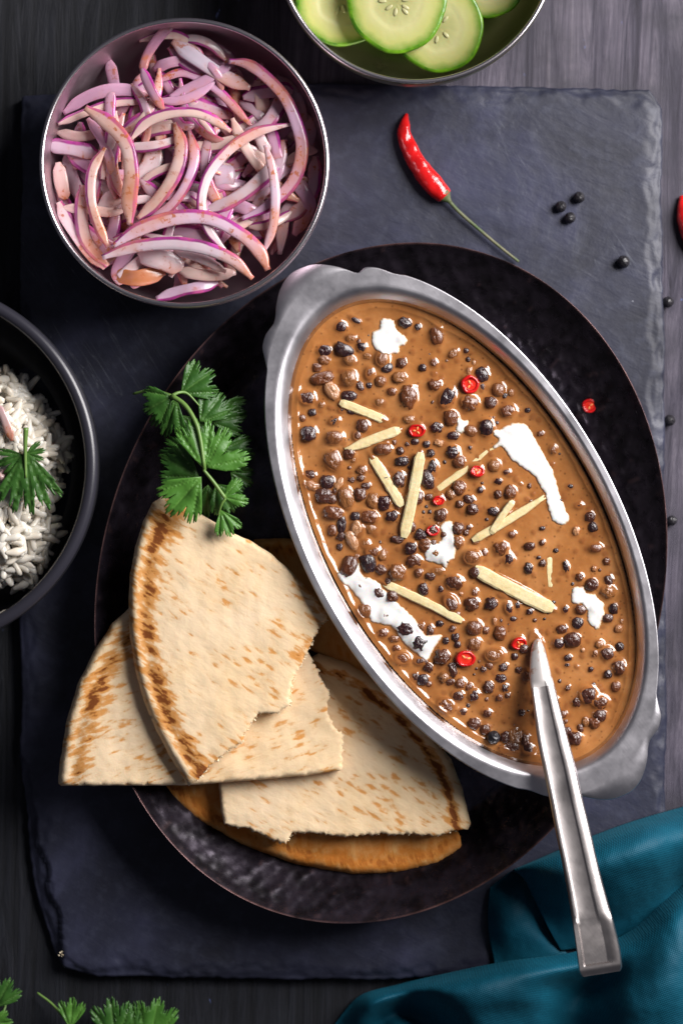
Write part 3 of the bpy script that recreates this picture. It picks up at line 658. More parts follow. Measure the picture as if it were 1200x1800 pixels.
# ---------------------------------------------------------------- ginger
GL = ['short flat ginger stick near the top left of the gravy', 'ginger stick with a pointed left end, second from the top left', 'left one of the two ginger sticks crossing in a V', 'right one of the two ginger sticks crossing in a V, lying on top',
      'thin ginger stick half sunk in gravy beside the long cream streak', 'short ginger stick propped against another in the centre right', 'slanting ginger stick reaching the long cream streak', 'thickest ginger stick, lying in the open gravy at centre right', 'long ginger stick beside the widest cream streak', 'faint upright ginger sliver almost sunk in the gravy']
for i, ((a, b, w, m), lab) in enumerate(zip(GIN, GL)):
    n = 14; t = np.linspace(0, 1, n); p0, p1 = np.array(a, float), np.array(b, float); d = (p1-p0)/np.linalg.norm(p1-p0); nr = np.array([-d[1], d[0]])
    bend = random.uniform(-.02, .02)*np.linalg.norm(p1-p0)
    wd = w*.60*np.clip(np.minimum((t+.0)/(.30 if i in (1, 6) else .05), (1-t)/.06), .35, 1)**.5
    z0 = ZG+{-1: -.0006, 0: .0001, 1: .0004}[m]; hh = .0018 if m >= 0 else .0012
    if i == 3: z0 += .0012
    if i == 5: z0 += .0010
    prof = [(-1, -.6), (-1, .55), (-.8, .85), (-.1, .95), (.75, .9), (1, .6), (1, -.6)]
    V = []
    for k in range(n):
        c = p0+(p1-p0)*t[k]+nr*bend*math.sin(math.pi*t[k])
        for u, h in prof:
            j = .06*mn.noise(Vector((k*.7, u*3, i*2.)))
            q = c+nr*wd[k]*(u+j*2); V.append(tuple(P(q[0], q[1], z0+hh*h*(.8 if 0 < k < n-1 else .55)+.0003*j*5+(.0009, .0006, -.0010, .0012, 0, .001, -.0008, .0008, -.0010, 0)[i]*(.5-t[k]))))
    F = grid_faces(n, 7, True)+[tuple(range(7)), tuple(reversed(range((n-1)*7, n*7)))]
    o = obj('ginger_stick', V, F, m_ginger.m, smooth=False); tag(o, lab, 'ginger stick', 'ginger sticks on the gravy')
    for f in o.data.polygons: f.use_smooth = len(f.vertices) == 4 and False

# ---------------------------------------------------------------- chili slices
def chili_slice(x, y, z, r, kind, lab, group=None, tilt=(0, 0)):
    root = empty('chili_slice', P(x, y, z)); s = sc(z)
    M_ = Matrix.Translation(root.location) @ Matrix.Rotation(tilt[0], 4, 'X') @ Matrix.Rotation(tilt[1], 4, 'Y')
    n = 28; prof = [(.62, .0), (.62, .35), (.80, .48), (.95, .42), (1.0, .2), (1.0, -.2), (.9, -.4)]
    rim = []
    for rr, h in prof:
        for k in range(n):
            a = 2*math.pi*k/n; q = 1+.10*mn.noise(Vector((math.cos(a)*1.4, math.sin(a)*1.4, x)))
            el = 1.0 if kind == 0 and r > 12 else .78
            rim.append(tuple(M_ @ Vector((rr*q*r*s*math.cos(a), rr*q*r*s*el*math.sin(a), h*r*s*.8))))
    obj('skin', rim, [tuple(q[::-1]) for q in grid_faces(len(prof), n, True)], m_red.m, root)
    core = [tuple(M_ @ Vector((rr*r*s*math.cos(2*math.pi*k/n), rr*r*s*.85*math.sin(2*math.pi*k/n), h*r*s*.8+.0001*math.sin(k*3)))) for rr, h in ((.66, .34), (.5, .30), (.2, .36), (.02, .38)) for k in range(n)]
    obj('flesh', core, grid_faces(4, n, True), m_redin.m, root)
    for k in range(random.choice((2, 3, 4)) if r > 12 else 1):
        a = k*2.2+x; v, f = sweep([M_ @ Vector(((.28+t*.22)*r*s*math.cos(a), (.28+t*.22)*r*s*math.sin(a), r*s*.28)) for t in (-1, -.5, 0, .5, 1)], [r*s*.03, r*s*.10, r*s*.12, r*s*.10, r*s*.03], 8, .6)
        obj('seed', v, f, m_seed.m, root)
    tag(root, lab, 'chili slice', group)
CL = ['round red chili slice in the upper right of the gravy', 'bent red chili slice above the crossing ginger sticks', 'small oval red chili slice by the sunken ginger stick', 'smallest red chili slice, right of the crossing ginger sticks', 'red chili slice touching the central cream patch', 'large torn red chili piece at the bottom of the gravy', 'red chili slice just left of the spoon tip']
for (x, y, r, m), lab in zip(CHI, CL):
    chili_slice(x, y, ZG+.0009, r*1.08, m, lab, 'red chili slices on the curry', (random.uniform(-.5, .5), random.uniform(-.2, .5)) if m else (random.uniform(-.2, .2), .15))
chili_slice(1035, 713, float(plate_z(.85))+.0024, 13, 0, 'red chili ring lying alone on the black plate', None, (.08, .05))

# ---------------------------------------------------------------- whole chilies
def chili(pts, rad, z, lab, stem=None):
    root = empty('red_chili', P(pts[0][0], pts[0][1], z))
    s = sc(z); c = catmull(pts, 40); r = catmull([(q, 0) for q in rad], 40)[:, 0]
    W_ = [P(a, b, z+rr*s*.86) for (a, b), rr in zip(c, r)]
    V, F = sweep(W_, np.maximum(r, .3)*s, 18, .88)
    V = np.array(V)
    for i, v in enumerate(V):
        k = mn.noise(Vector(v)*260)*.0007; V[i, 2] += k; V[i, 0] += k*.6
    obj('pod', V, F, m_red.m, root)
    if stem:
        e = np.array(pts[-1], float); d = e-np.array(pts[-2], float); d /= np.linalg.norm(d)
        cp = [e-d*6, e-d*1, e+d*5, e+d*11, e+d*16]; V, F = sweep([P(*q, z+rad[-1]*s*.86) for q in cp], [rad[-1]*1.03*s, rad[-1]*.98*s, rad[-1]*.60*s, 4.5*s, 3*s], 14)
        obj('calyx', V, F, m_stem.m, root)
        st = catmull(stem, 24); zz = np.linspace(z+rad[-1]*s*.8, z+.0025, 24)
        V, F = sweep([P(a, b, q) for (a, b), q in zip(st, zz)], np.linspace(3.4, 2.4, 24)*s, 8)
        obj('stem', V, F, m_stem.m, root)
    tag(root, lab, 'chili')
chili([(715, 200), (710, 222), (712, 244), (724, 272), (742, 300), (762, 325), (781, 345)], [2.5, 10, 13, 15, 17, 18, 14.5], ZS, 'bright red wrinkled chili with a long green stem lying on the slate', [(789, 354), (808, 374), (840, 402), (878, 434), (911, 460)])
chili([(1198, 345), (1201, 372), (1207, 400), (1218, 430), (1236, 455)], [5, 12, 14, 13, 9], .0003, 'dark red chili cut by the right edge of the photo, on the wooden table')

# ---------------------------------------------------------------- peppercorns
def pepper(x, y, z, r, lab, group=None):
    s = sc(z); n, m = 10, 16; V = []
    for i in range(n+1):
        for j in range(m):
            v = Vector((math.sin(math.pi*i/n)*math.cos(2*math.pi*j/m), math.sin(math.pi*i/n)*math.sin(2*math.pi*j/m), math.cos(math.pi*i/n)))
            w = v*(1+.12*mn.noise(v*2.7+Vector((x, y, 0))))*r*s; V.append(tuple(P(x, y, z+r*s*.9)+w))
    o = obj('peppercorn', V, [tuple(q[::-1]) for q in grid_faces(n+1, m, True)], m_pep.m); tag(o, lab, 'peppercorn', group)
G_ = 'black peppercorns scattered on the right'
for x, y, r, z, l in ((985, 363, 10, ZS, 'left peppercorn of the trio on the slate'), (1017, 347, 10, ZS, 'upper right peppercorn of the trio on the slate'), (1001, 383, 10, ZS, 'lowest peppercorn of the trio on the slate'),
                   (1095, 460, 11, ZS, 'lone black peppercorn on the slate below the trio'), (1173, 531, 10, .0005, 'topmost black peppercorn by the right edge of the slate'),
                   (1176, 739, 10, .0005, 'middle black peppercorn by the right edge of the slate'), (1180, 915, 9, .0005, 'lowest black peppercorn by the right edge of the slate')):
    pepper(x, y, z, r, l, G_)
pepper(867, 1296, ZG-.0006, 12, 'large round black peppercorn in the gravy left of the spoon')

# ---------------------------------------------------------------- spoon
def build_spoon():
    secs = [  # y, xl, xr, z
        (1123, 941, 946, ZG+.0008), (1128, 936, 951, ZG+.0022), (1142, 932, 957, ZG+.0034), (1165, 930, 963, ZG+.0052), (1190, 930, 969, ZG+.0072), (1203, 931, 973, ZG+.0082),
        (1250, 937, 985, .0575), (1300, 944, 998, .0598), (1350, 954, 1011, .0622), (1400, 964, 1022, .0645), (1457, 975, 1036, .0672), (1510, 986, 1048, .0695), (1563, 996, 1061, .0718), (1620, 1005, 1077, .0742), (1670, 1012, 1089, .0762), (1700, 1016, 1093, .0772), (1712, 1019, 1094, .0774)]
    c = catmull(secs, 120)
    prof = [(-1, -.9), (-1, .1), (-.95, .55), (-.86, .82), (-.76, .86), (-.68, .78), (-.60, .70), (-.15, .68), (.20, .70), (.27, .74), (.33, .92), (.38, .96), (.60, .88), (.84, .72), (.94, .52), (1, .1), (1, -.9)]
    dome = [(u, .95*math.sqrt(max(0, 1-u*u))-.05) for u, h in prof]
    V = []; m = len(prof)
    root = empty('spoon', P(1000, 1380, ZR)); 
    ax = np.array([.16, 1.]); ax /= np.linalg.norm(ax); nr = np.array([ax[1], -ax[0]])
    for k, (y, xl, xr, z) in enumerate(c):
        cx = (xl+xr)/2; hw = (xr-xl)/2*.99*(1-.10*max(0, (y-1702)/10)**2)
        w = min(1, max(0, (y-1196)/14)); endk = min(1, max(0, (1690-y)/10)) if y > 1600 else 1
        for (u, h), (_, hd) in zip(prof, dome):
            hh = h*w+hd*(1-w)
            if y > 1610:   # sunken panel with raised border near the end
                t = min(1, (y-1610)/12); inner = abs(u+.12) < .62 and y < 1694
                hh = hh*(1-t)+t*((.55 if inner else 1.0)*(1 if abs(u) < .97 else .1))
                if y > 1702: hh *= 1-.6*min(1, (y-1702)/9)
            q = np.array([cx, y])+nr*u*hw+ax*(0.)
            zt = .0020*hh
            if hh < -.8: zt = -.0012
            V.append(tuple(P(q[0], q[1], z+zt)))
    V = np.array(V); n = len(c); F = grid_faces(n, m, True)
    cut = int(np.searchsorted(c[:, 0], 1204))
    F1 = [f for f in F if max(f)//m <= cut]; F2 = [f for f in F if max(f)//m > cut]
    F1.append(tuple(range(m))); F2.append(tuple(reversed(range((n-1)*m, n*m))))
    for nm, ff, mt in (('neck', F1, m_smear.m), ('handle', F2, m_spoon.m)):
        o = obj(nm, V, ff, mt, root, keep=True); o.location = -root.location
        md = o.modifiers.new('edge', 'EDGE_SPLIT'); md.split_angle = math.radians(32)
    # bowl of the spoon, sunk in the gravy
    V = []
    for i in range(9):
        for j in range(24):
            a = 2*math.pi*j/24; r = i/8
            V.append(tuple(P(926+52*r*math.cos(a)*.62-14*r*math.sin(a), 1060+72*r*math.sin(a), ZG-.0125+.008*r*r)))
    o = obj('bowl', V, grid_faces(9, 24, True), m_spoon.m, root)
    tag(root, 'steel spoon with a squared panelled handle leaning out of the curry dish', 'spoon')
build_spoon()

# ---------------------------------------------------------------- flatbread
def bread(name, outline, torn, crust, z0, tx, ty, th, mat, lab, step=5, brown=None, band=(20, 13), puff=14, extra=None, bg=.18):
    """outline px (clockwise); torn: indices ranges replaced by a ragged line; z0 + tx*(x-xc) + ty*(y-yc)"""
    pts = []
    n = len(outline)
    for i in range(n):
        a = np.array(outline[i], float); b = np.array(outline[(i+1) % n], float); L = np.linalg.norm(b-a); k = max(1, int(L/(3 if i in torn else 6)))
        d = (b-a)/max(L, 1e-6); nr = np.array([d[1], -d[0]])
        for j in range(k):
            q = a+(b-a)*j/k
            if i in torn: q = q+nr*(3.6*mn.noise(Vector((q[0]/7, q[1]/7, 1.)))+2.4*mn.noise(Vector((q[0]/2.6, q[1]/2.6, 5.))))
            else: q = q+nr*1.2*mn.noise(Vector((q[0]/16, q[1]/16, 2.)))
            pts.append(q)
    pts = np.array(pts); xc, yc = pts.mean(0)
    tornl = [(outline[i], outline[(i+1) % n]) for i in torn]
    def dt(X, Y):
        best = np.full(X.shape, 1e3)
        for a, b in tornl: best = np.minimum(best, seg_dist(X, Y, [a, b], False))
        return best
    und = lambda X, Y: z0+tx*(X-xc)+ty*(Y-yc)
    def top(X, Y, d):
        dc = seg_dist(X, Y, crust, False); cut = np.clip((dc-d-3)/12, 0, 1); pf = puff*(1-cut)+4.5*cut
        k = np.clip(d/pf, 0, 1); tk = np.sqrt(1-(1-k)**2)
        kt = np.clip(d/3.5, 0, 1); near = np.clip(1-dt(X, Y)/16, 0, 1)
        tk = tk*(1-near)+near*(.78+.14*kt)
        nz = vnoise(X, Y, 60, 3., 2)*.00042+vnoise(X, Y, 16, 6., 1)*.00018
        dimp = -.0012*np.exp(-((dc-24)/11.)**2)*(1-near)
        return und(X, Y)+th*(.22+.54*cut+(.78-.54*cut)*tk)+nz+dimp*.6
    bot = lambda X, Y, d: und(X, Y)+.18*th*(1-np.clip(d/puff, 0, 1))
    def at(X, Y, d):
        dc = seg_dist(X, Y, crust, False)
        to = np.exp(-((dc-band[0])/band[1])**2)+bg
        if extra is not None:
            for ex, ey, er, ea in extra: to = np.maximum(to, ea*np.exp(-(((X-ex)**2+(Y-ey)**2)/er**2)))
        br = np.zeros_like(X) if brown is None else brown(X, Y, d, dc)
        return {'toast': np.clip(to*{'c': 1.3, 'b': .88}.get(name, 1.06), 0, 1.45), 'brown': np.clip(br, 0, 1)}
    root = empty('flatbread', Vector(P(xc, yc, z0)))
    o = slab('crust', pts, step, top, bot, mat, root, at)
    # torn crumb: clots of soft bread along the tear
    parts = []
    for a, b in tornl:
        a, b = np.array(a, float), np.array(b, float); L = np.linalg.norm(b-a); d = (b-a)/max(L, 1e-6); nr = np.array([d[1], -d[0]])
        for _ in range(int(L/2.6)):
            t = random.random(); q = a+(b-a)*t; q = q+nr*(3.6*mn.noise(Vector((q[0]/7, q[1]/7, 1.)))+random.uniform(-2.2, 1.2))
            r = random.uniform(.7, 2.0)*K; zz = und(q[0], q[1])+th*random.uniform(.35, .82); c = P(q[0], q[1], zz); V = []
            sx, sy, sz_ = random.uniform(.8, 1.6), random.uniform(.7, 1.2), random.uniform(.6, 1.); sd = random.random()*50
            for i in range(6):
                for j in range(8):
                    v = Vector((math.sin(math.pi*i/5)*math.cos(math.pi*j/4), math.sin(math.pi*i/5)*math.sin(math.pi*j/4), math.cos(math.pi*i/5)))
                    v *= r*(1+.5*mn.noise(v*1.7+Vector((sd, 0, 0)))); V.append((c.x+v.x*sx, c.y+v.y*sy, c.z+v.z*sz_))
            parts.append((V, [tuple(f[::-1]) for f in grid_faces(6, 8, True)]))
    if parts:
        V, F = join(parts); cr = obj('torn_crumb', V, F, m_crumb.m, root); cr['kind'] = 'stuff'
    tag(root, lab, 'flatbread'); return root
PL = P(0, 0, 0)
# dark hidden piece behind, under the dish
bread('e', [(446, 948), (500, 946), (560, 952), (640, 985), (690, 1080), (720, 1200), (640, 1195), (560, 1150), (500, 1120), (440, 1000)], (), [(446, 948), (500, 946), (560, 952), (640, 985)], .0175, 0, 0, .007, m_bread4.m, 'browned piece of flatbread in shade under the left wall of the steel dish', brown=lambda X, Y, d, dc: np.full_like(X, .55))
# D: browned lowest piece
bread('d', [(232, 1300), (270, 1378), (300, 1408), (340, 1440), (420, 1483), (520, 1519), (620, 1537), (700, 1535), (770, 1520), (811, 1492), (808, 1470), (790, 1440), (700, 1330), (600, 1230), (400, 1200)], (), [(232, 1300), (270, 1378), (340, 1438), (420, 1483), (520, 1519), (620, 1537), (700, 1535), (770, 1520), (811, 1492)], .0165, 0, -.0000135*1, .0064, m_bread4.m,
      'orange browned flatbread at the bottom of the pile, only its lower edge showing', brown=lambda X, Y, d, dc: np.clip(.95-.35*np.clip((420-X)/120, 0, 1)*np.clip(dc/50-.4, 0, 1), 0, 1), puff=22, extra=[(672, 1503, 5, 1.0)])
# C: right piece
bread('c', [(505, 1185), (560, 1148), (610, 1165), (660, 1195), (710, 1235), (756, 1285), (792, 1335), (812, 1385), (827, 1448), (822, 1458), (805, 1458), (770, 1468), (720, 1466), (660, 1466), (600, 1470), (540, 1462), (512, 1464), (503, 1484), (470, 1472), (440, 1456), (418, 1453), (395, 1449), (388, 1425), (385, 1378), (385, 1300)],
      tuple(range(10, 21)), [(560, 1148), (610, 1165), (660, 1195), (710, 1235), (756, 1285), (792, 1335), (812, 1385), (827, 1448)], .0245, 0, 0, .0068, m_bread3.m,
      'torn flatbread piece with a dark charred arc, right of the pile below the steel dish', band=(26, 8), puff=20, bg=.17)
# B: left piece
bread('b', [(103, 1377), (106, 1340), (117, 1268), (136, 1205), (165, 1145), (198, 1095), (228, 1068), (300, 1040), (420, 1060), (520, 1100), (548, 1160), (562, 1192), (577, 1216), (574, 1250), (588, 1280), (602, 1290), (600, 1354), (540, 1363), (470, 1369), (400, 1375), (330, 1380), (250, 1381), (150, 1381), (108, 1381)],
      (10, 11, 12, 13, 14, 15), [(103, 1377), (106, 1340), (117, 1268), (136, 1205), (165, 1145), (198, 1095), (228, 1068)], .0330, -.0000045, 0, .0066, m_bread2.m,
      'flatbread wedge reaching furthest left over the rim of the black plate', band=(36, 26), puff=16, bg=.20, extra=[(300, 1345, 45, .75), (240, 1290, 60, .6), (195, 1110, 45, .9)])
# A: top piece
bread('a', [(285, 872), (268, 884), (251, 918), (238, 960), (229, 1010), (226, 1060), (229, 1120), (238, 1180), (252, 1230), (275, 1285), (300, 1332), (332, 1382), (342, 1376), (362, 1353), (390, 1326), (425, 1303), (439, 1273), (453, 1254), (486, 1253), (508, 1240), (513, 1196), (529, 1168), (542, 1142), (551, 1120), (562, 1101), (575, 1083), (566, 1066), (546, 1042), (514, 1007), (477, 974), (437, 949), (406, 936), (360, 908), (322, 888)],
      tuple(range(12, 25)), [(285, 872), (268, 884), (251, 918), (238, 960), (229, 1010), (226, 1060), (229, 1120), (238, 1180), (252, 1230), (275, 1285), (300, 1332), (332, 1382)], .0405, -.000006, .0000, .0066, m_bread.m,
      'topmost flatbread wedge with a browned speckled left edge under the coriander sprig', band=(32, 24), puff=15, bg=.13, extra=[(555, 1050, 40, .9), (530, 1140, 26, .9), (290, 900, 30, .8), (300, 1060, 34, .6), (270, 1000, 40, .7), (335, 1330, 40, .7)])

# ---------------------------------------------------------------- steel bowls
def bowl(name, cx, cy, rpx, zr, zbase, rb, mat, lab, cat, th=.0011, curve=.55, rimm=None, roll=.0007):
    c = P(cx, cy, zr); R = rpx*sc(zr); root = empty(name, Vector((c.x, c.y, zbase)))
    n = 22; t = np.linspace(0, 1, n); pr = []
    rad = rb+(R-rb)*np.sin(t*math.pi/2)**curve; zz = zbase+th+(zr-zbase-th)*(1-np.cos(t*math.pi/2))**.9
    inner = [(.0001, zbase+th), (rb*.6, zbase+th)]+list(zip(rad-th, zz))
    outer = list(zip(rad, np.maximum(zz-th*.4, zbase)))[::-1]+[(rb*.6, zbase), (.0001, zbase)]
    V, F = revolve((c.x, c.y), inner+outer, 160); obj('body', V, [f[::-1] for f in F], mat, root)
    rp = [(R-th+roll*1.4*math.cos(a)+.0, zr+roll*math.sin(a)) for a in np.linspace(0, 2*math.pi, 9)]
    V, F = revolve((c.x, c.y), rp, 160); obj('rim', V, F, rimm or m_rim.m, root)
    tag(root, lab, cat); return root, c, R
bowl('onion_bowl', 324, 286, 255, .060, ZS+.0002, .026, m_bowl1.m, 'round steel bowl of sliced red onion at the upper left, standing on the slate', 'bowl', curve=.62)
bowl('cucumber_bowl', 731, -101, 249, .050, ZS+.0002, .026, m_bowl2.m, 'round steel bowl of cucumber slices cut by the top edge of the photo', 'bowl', curve=.62)
m_drim = M('black_rim_glaze', (.030, .029, .040), .30, 0, .6)
bowl('rice_bowl', -153, 818, 326, .046, .0006, .045, m_dark.m, 'matte black bowl of white rice cut by the left edge of the photo', 'bowl', th=.0030, curve=.5, rimm=m_drim.m, roll=.0019)

# ---------------------------------------------------------------- onion slices
def onion(pts, w, side, z, col, lab, group, hgt=.0022, twist=0., crop=True):
    p = [(a/2, b/2) for a, b in pts] if crop else pts
    n = max(14, 7*len(p)); c = catmull(p, n); t = np.linspace(0, 1, n); w = w*(.5 if crop else 1)
    zt = z+.0022*np.sin(math.pi*t)+.0008*np.sin(t*5+p[0][0])
    T = np.gradient(c, axis=0); T /= np.linalg.norm(T, axis=1)[:, None]; N = np.stack([-T[:, 1], T[:, 0]], 1)
    wd = .5*w*np.clip(np.minimum(t/.16, (1-t)/.16), .22, 1)**.55*1.05*(1+.06*np.sin(t*9+w))
    prof = [(-1, .0), (-.96, .55), (-.80, .93), (-.3, 1.), (.3, .97), (.80, .86), (.96, .5), (1, -.1), (.9, -.8), (0, -1), (-.9, -.8)]
    V = []; sk = []; s0 = side if side else 1
    for k in range(n):
        tw = twist*math.sin(math.pi*t[k])
        for u, h in prof:
            uu = u*wd[k]; hh = h*hgt*.5
            z2 = zt[k]+hh+u*wd[k]*K*tw
            q = c[k]+N[k]*uu; V.append(tuple(P(q[0], q[1], z2)))
            e = u*s0; sk.append((1.0 if e > .9 else .9 if e > .75 else .25 if e > .25 else 0) if side else (.3 if abs(u) > .95 else 0))
    m = len(prof); F = grid_faces(n, m, True)+[tuple(range(m)), tuple(reversed(range((n-1)*m, n*m)))]
    o = obj('onion_slice', V, [tuple(f[::-1]) for f in F], m_on.m, attrs={'skin': sk}); o.color = (*col, 1)
    tag(o, lab, 'onion slice', group); return o
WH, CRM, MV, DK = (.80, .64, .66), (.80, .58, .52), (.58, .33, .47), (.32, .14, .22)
ON = [
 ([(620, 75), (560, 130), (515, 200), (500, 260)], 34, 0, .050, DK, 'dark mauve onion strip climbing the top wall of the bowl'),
 ([(500, 240), (530, 310), (575, 385)], 34, -1, .052, MV, 'short vivid purple onion strip below the dark strip at the top wall'),
 ([(605, 145), (690, 205), (780, 265), (880, 310)], 50, 0, .049, (.56, .48, .56), 'straight pale lilac onion strip at the top right of the pile'),
 ([(540, 245), (590, 222), (650, 212), (700, 215)], 40, 0, .046, MV, 'short onion stub with a purple tip near the top wall'),
 ([(545, 290), (640, 255), (730, 290), (800, 350), (890, 450)], 32, -1, .047, MV, 'mauve arched onion strip below the straight lilac one'),
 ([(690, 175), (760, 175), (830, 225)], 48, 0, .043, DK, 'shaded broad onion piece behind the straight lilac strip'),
 ([(805, 215), (870, 225), (930, 265), (1000, 340), (1045, 440), (1062, 530), (1030, 640), (940, 725), (850, 770)], 42, -1, .053, (.62, .40, .54), 'longest purple backed onion strip sweeping down the right side'),
 ([(905, 280), (920, 350), (935, 440)], 52, 0, .045, CRM, 'stubby upright cream onion piece at the upper right'),
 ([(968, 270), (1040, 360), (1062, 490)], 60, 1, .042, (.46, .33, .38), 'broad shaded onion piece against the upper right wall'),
 ([(300, 378), (385, 435), (445, 510), (463, 610), (455, 700), (458, 790)], 52, -1, .055, CRM, 'broad spiced cream onion strip hanging down the left middle'),
 ([(205, 436), (290, 400), (400, 362), (530, 355)], 30, -1, .047, CRM, 'thin onion strip pointing left at the upper left'),
 ([(165, 508), (260, 522), (345, 540)], 52, -1, .045, (.66, .50, .60), 'ridged purple and white onion strip touching the left wall'),
 ([(200, 465), (290, 480), (400, 450)], 36, 0, .043, CRM, 'orange dusted onion strip above the ridged one on the left'),
 ([(460, 490), (520, 425), (620, 395), (720, 405), (812, 462)], 36, -1, .057, CRM, 'arched onion strip bridging the centre top of the pile'),
 ([(615, 430), (638, 520), (612, 620), (550, 710), (485, 770)], 46, -1, .052, CRM, 'orange dusted crescent onion in the centre'),
 ([(665, 455), (685, 555), (655, 650), (595, 730), (505, 790)], 36, -1, .051, (.64, .42, .56), 'purple edged crescent nested right of the orange dusted one'),
 ([(555, 500), (520, 595), (430, 675), (345, 735)], 62, 0, .046, WH, 'wide white onion piece under the broad hanging strip'),
 ([(370, 518), (325, 600), (320, 700), (345, 790), (380, 868)], 36, 1, .052, CRM, 'cream onion crescent left of the broad hanging strip'),
 ([(290, 650), (285, 750), (305, 850), (380, 935)], 44, 1, .048, CRM, 'purple backed crescent following the lower left wall'),
 ([(1025, 435), (900, 465), (800, 530), (730, 620), (708, 720), (735, 810), (790, 880)], 36, 1, .054, WH, 'long pale hooked onion strip in the right middle'),
 ([(700, 542), (790, 512), (870, 522), (930, 552)], 34, 0, .048, (.60, .42, .44), 'pinkish onion strip passing under the hooked one'),
 ([(1003, 490), (965, 580), (885, 660), (800, 715), (715, 745)], 48, -1, .049, (.66, .52, .56), 'onion crescent with a bright purple lower edge, right of centre'),
 ([(932, 510), (958, 600), (968, 700), (958, 800), (928, 885)], 32, 0, .055, (.66, .50, .60), 'slender upright lilac onion strip on the right'),
 ([(1112, 600), (1060, 680), (1000, 760), (983, 895)], 42, 0, .045, (.50, .34, .38), 'onion strip leaning on the lower right wall'),
 ([(395, 868), (490, 805), (620, 765), (740, 768), (850, 825), (912, 885), (942, 950)], 48, -1, .056, (.70, .52, .62), 'long arched onion strip across the lower middle'),
 ([(360, 905), (470, 868), (600, 855), (720, 872), (820, 915), (888, 980)], 44, -1, .058, (.74, .60, .66), 'pale arched onion strip crossing nearest the bottom wall'),
 ([(490, 880), (560, 910), (645, 938)], 74, 0, .051, WH, 'blunt white onion piece under the two lower arches'),
 ([(400, 962), (480, 978), (582, 955)], 54, 0, .048, (.52, .20, .07), 'bright orange spice covered onion scrap at the bottom left'),
 ([(630, 950), (720, 968), (830, 958)], 40, 0, .049, CRM, 'spiced onion strip left of the lower arch end'),
 ([(550, 1050), (640, 1022), (700, 1010), (768, 995)], 40, 1, .047, (.66, .48, .62), 'lowest onion strip, purple edged, against the bottom wall'),
 ([(205, 570), (218, 650), (232, 702)], 46, 0, .044, CRM, 'short spice flecked onion piece by the left wall'),
 ([(610, 880), (700, 905), (795, 955)], 32, 0, .053, WH, 'thin white onion strip between the two lower arches'),
 ([(790, 550), (788, 620), (795, 700)], 70, 0, .044, (.60, .46, .56), 'broad pale onion piece deep in the right middle'),
 ([(560, 380), (600, 390), (640, 440), (690, 440)], 34, -1, .049, MV, 'small curled onion strip under the top bridge'),
 ([(215, 730), (300, 735), (400, 745), (470, 700)], 34, 0, .047, CRM, 'level onion strip behind the lower left crescents'),
 ([(600, 810), (700, 820), (790, 835)], 50, -1, .050, (.55, .35, .46), 'mauve onion strip between the long arch and the crescents'),
]
GO = 'sliced red onion in the steel bowl'
for i, (pts, w, sd, z, colr, lab) in enumerate(ON):
    onion(pts, w, sd, z-.003, colr, lab, GO, .0024, random.uniform(-.25, .25))
for i in range(185):
    lay = i % 3; rr = math.sqrt(random.random())*(226-20*(2-lay)); a = random.uniform(0, 2*math.pi); cx, cy = 324+rr*math.cos(a), 296+rr*math.sin(a)*.93
    if cx < 300 and cy < 175 and lay == 2: continue
    L = random.uniform(70, 165); th = random.choice((a+math.pi/2+random.uniform(-.7, .7), random.uniform(0, 6.28))); bend = random.uniform(-.35, .35)*L; pts = []
    for q in (-.5, -.25, 0, .25, .5):
        x = cx+L*q*math.cos(th)-bend*(1-4*q*q)*math.sin(th)*.6; y = cy+L*q*math.sin(th)+bend*(1-4*q*q)*math.cos(th)*.6
        d = math.hypot(x-324, y-288)
        if d > 230: x = 324+(x-324)*230/d; y = 288+(y-288)*230/d
        pts.append((x, y))
    onion(pts, random.uniform(13, 25), random.choice((1, -1, 0)), .0355+.0050*lay-.002*(rr > 180), random.choice((WH, CRM, MV, MV, (.60, .42, .50))), 'red onion slice deep in the pile in the steel bowl', GO+' below the top layer', .0024, random.uniform(-.3, .3), False)

# ---------------------------------------------------------------- cucumber slices
def cucumber(cx, cy, r, z, tilt, lab, seeds=5, ry=1.):
    root = empty('cucumber_slice', P(cx, cy, z)); s = sc(z); n = 72
    M_ = Matrix.Translation(root.location) @ Matrix.Rotation(tilt[0], 4, 'X') @ Matrix.Rotation(tilt[1], 4, 'Y')
    def rad(a): return r*s*(1+.018*math.sin(3*a+cx)+.010*math.sin(7*a+1))
    rows = list(np.linspace(.005, .935, 20)); V = []; ed = []
    for q in rows:
        for k in range(n):
            a = 2*math.pi*k/n; x = rad(a)*q*math.cos(a); y = rad(a)*q*math.sin(a)*ry
            zz = .0012+.00012*mn.noise(Vector((x*900, y*900, cx)))-.0002*(q < .5); V.append(tuple(M_ @ Vector((x, y, zz)))); ed.append(q)
    o = obj('flesh', V, grid_faces(len(rows), n, True), m_cuc.m, root, attrs={'edge': ed})
    V = []
    for q, h in ((.933, .00120), (.98, .00115), (1., .0006), (1., -.0008), (.97, -.0012), (.01, -.0012)):
        for k in range(n):
            a = 2*math.pi*k/n; w = 1+.006*mn.noise(Vector((math.cos(a)*9, math.sin(a)*9, cx))); V.append(tuple(M_ @ Vector((rad(a)*q*w*math.cos(a), rad(a)*q*w*math.sin(a)*ry, h))))
    obj('peel', V, grid_faces(6, n, True), m_peel.m, root)
    for k in range(seeds):
        a = 2*math.pi*k/seeds+cx+random.uniform(-.3, .3); q0 = random.uniform(.18, .30)*r*s; L = .085*r*s
        pts = [M_ @ Vector(((q0+L*t)*math.cos(a), (q0+L*t)*math.sin(a), .00125)) for t in (-1, -.6, 0, .6, 1)]
        V, F = sweep(pts, [L*.1, L*.35, L*.48, L*.4, L*.1], 8, .25); obj('seed', V, F, m_cseed.m, root)
    tag(root, lab, 'cucumber slice', 'cucumber slices in the bowl')
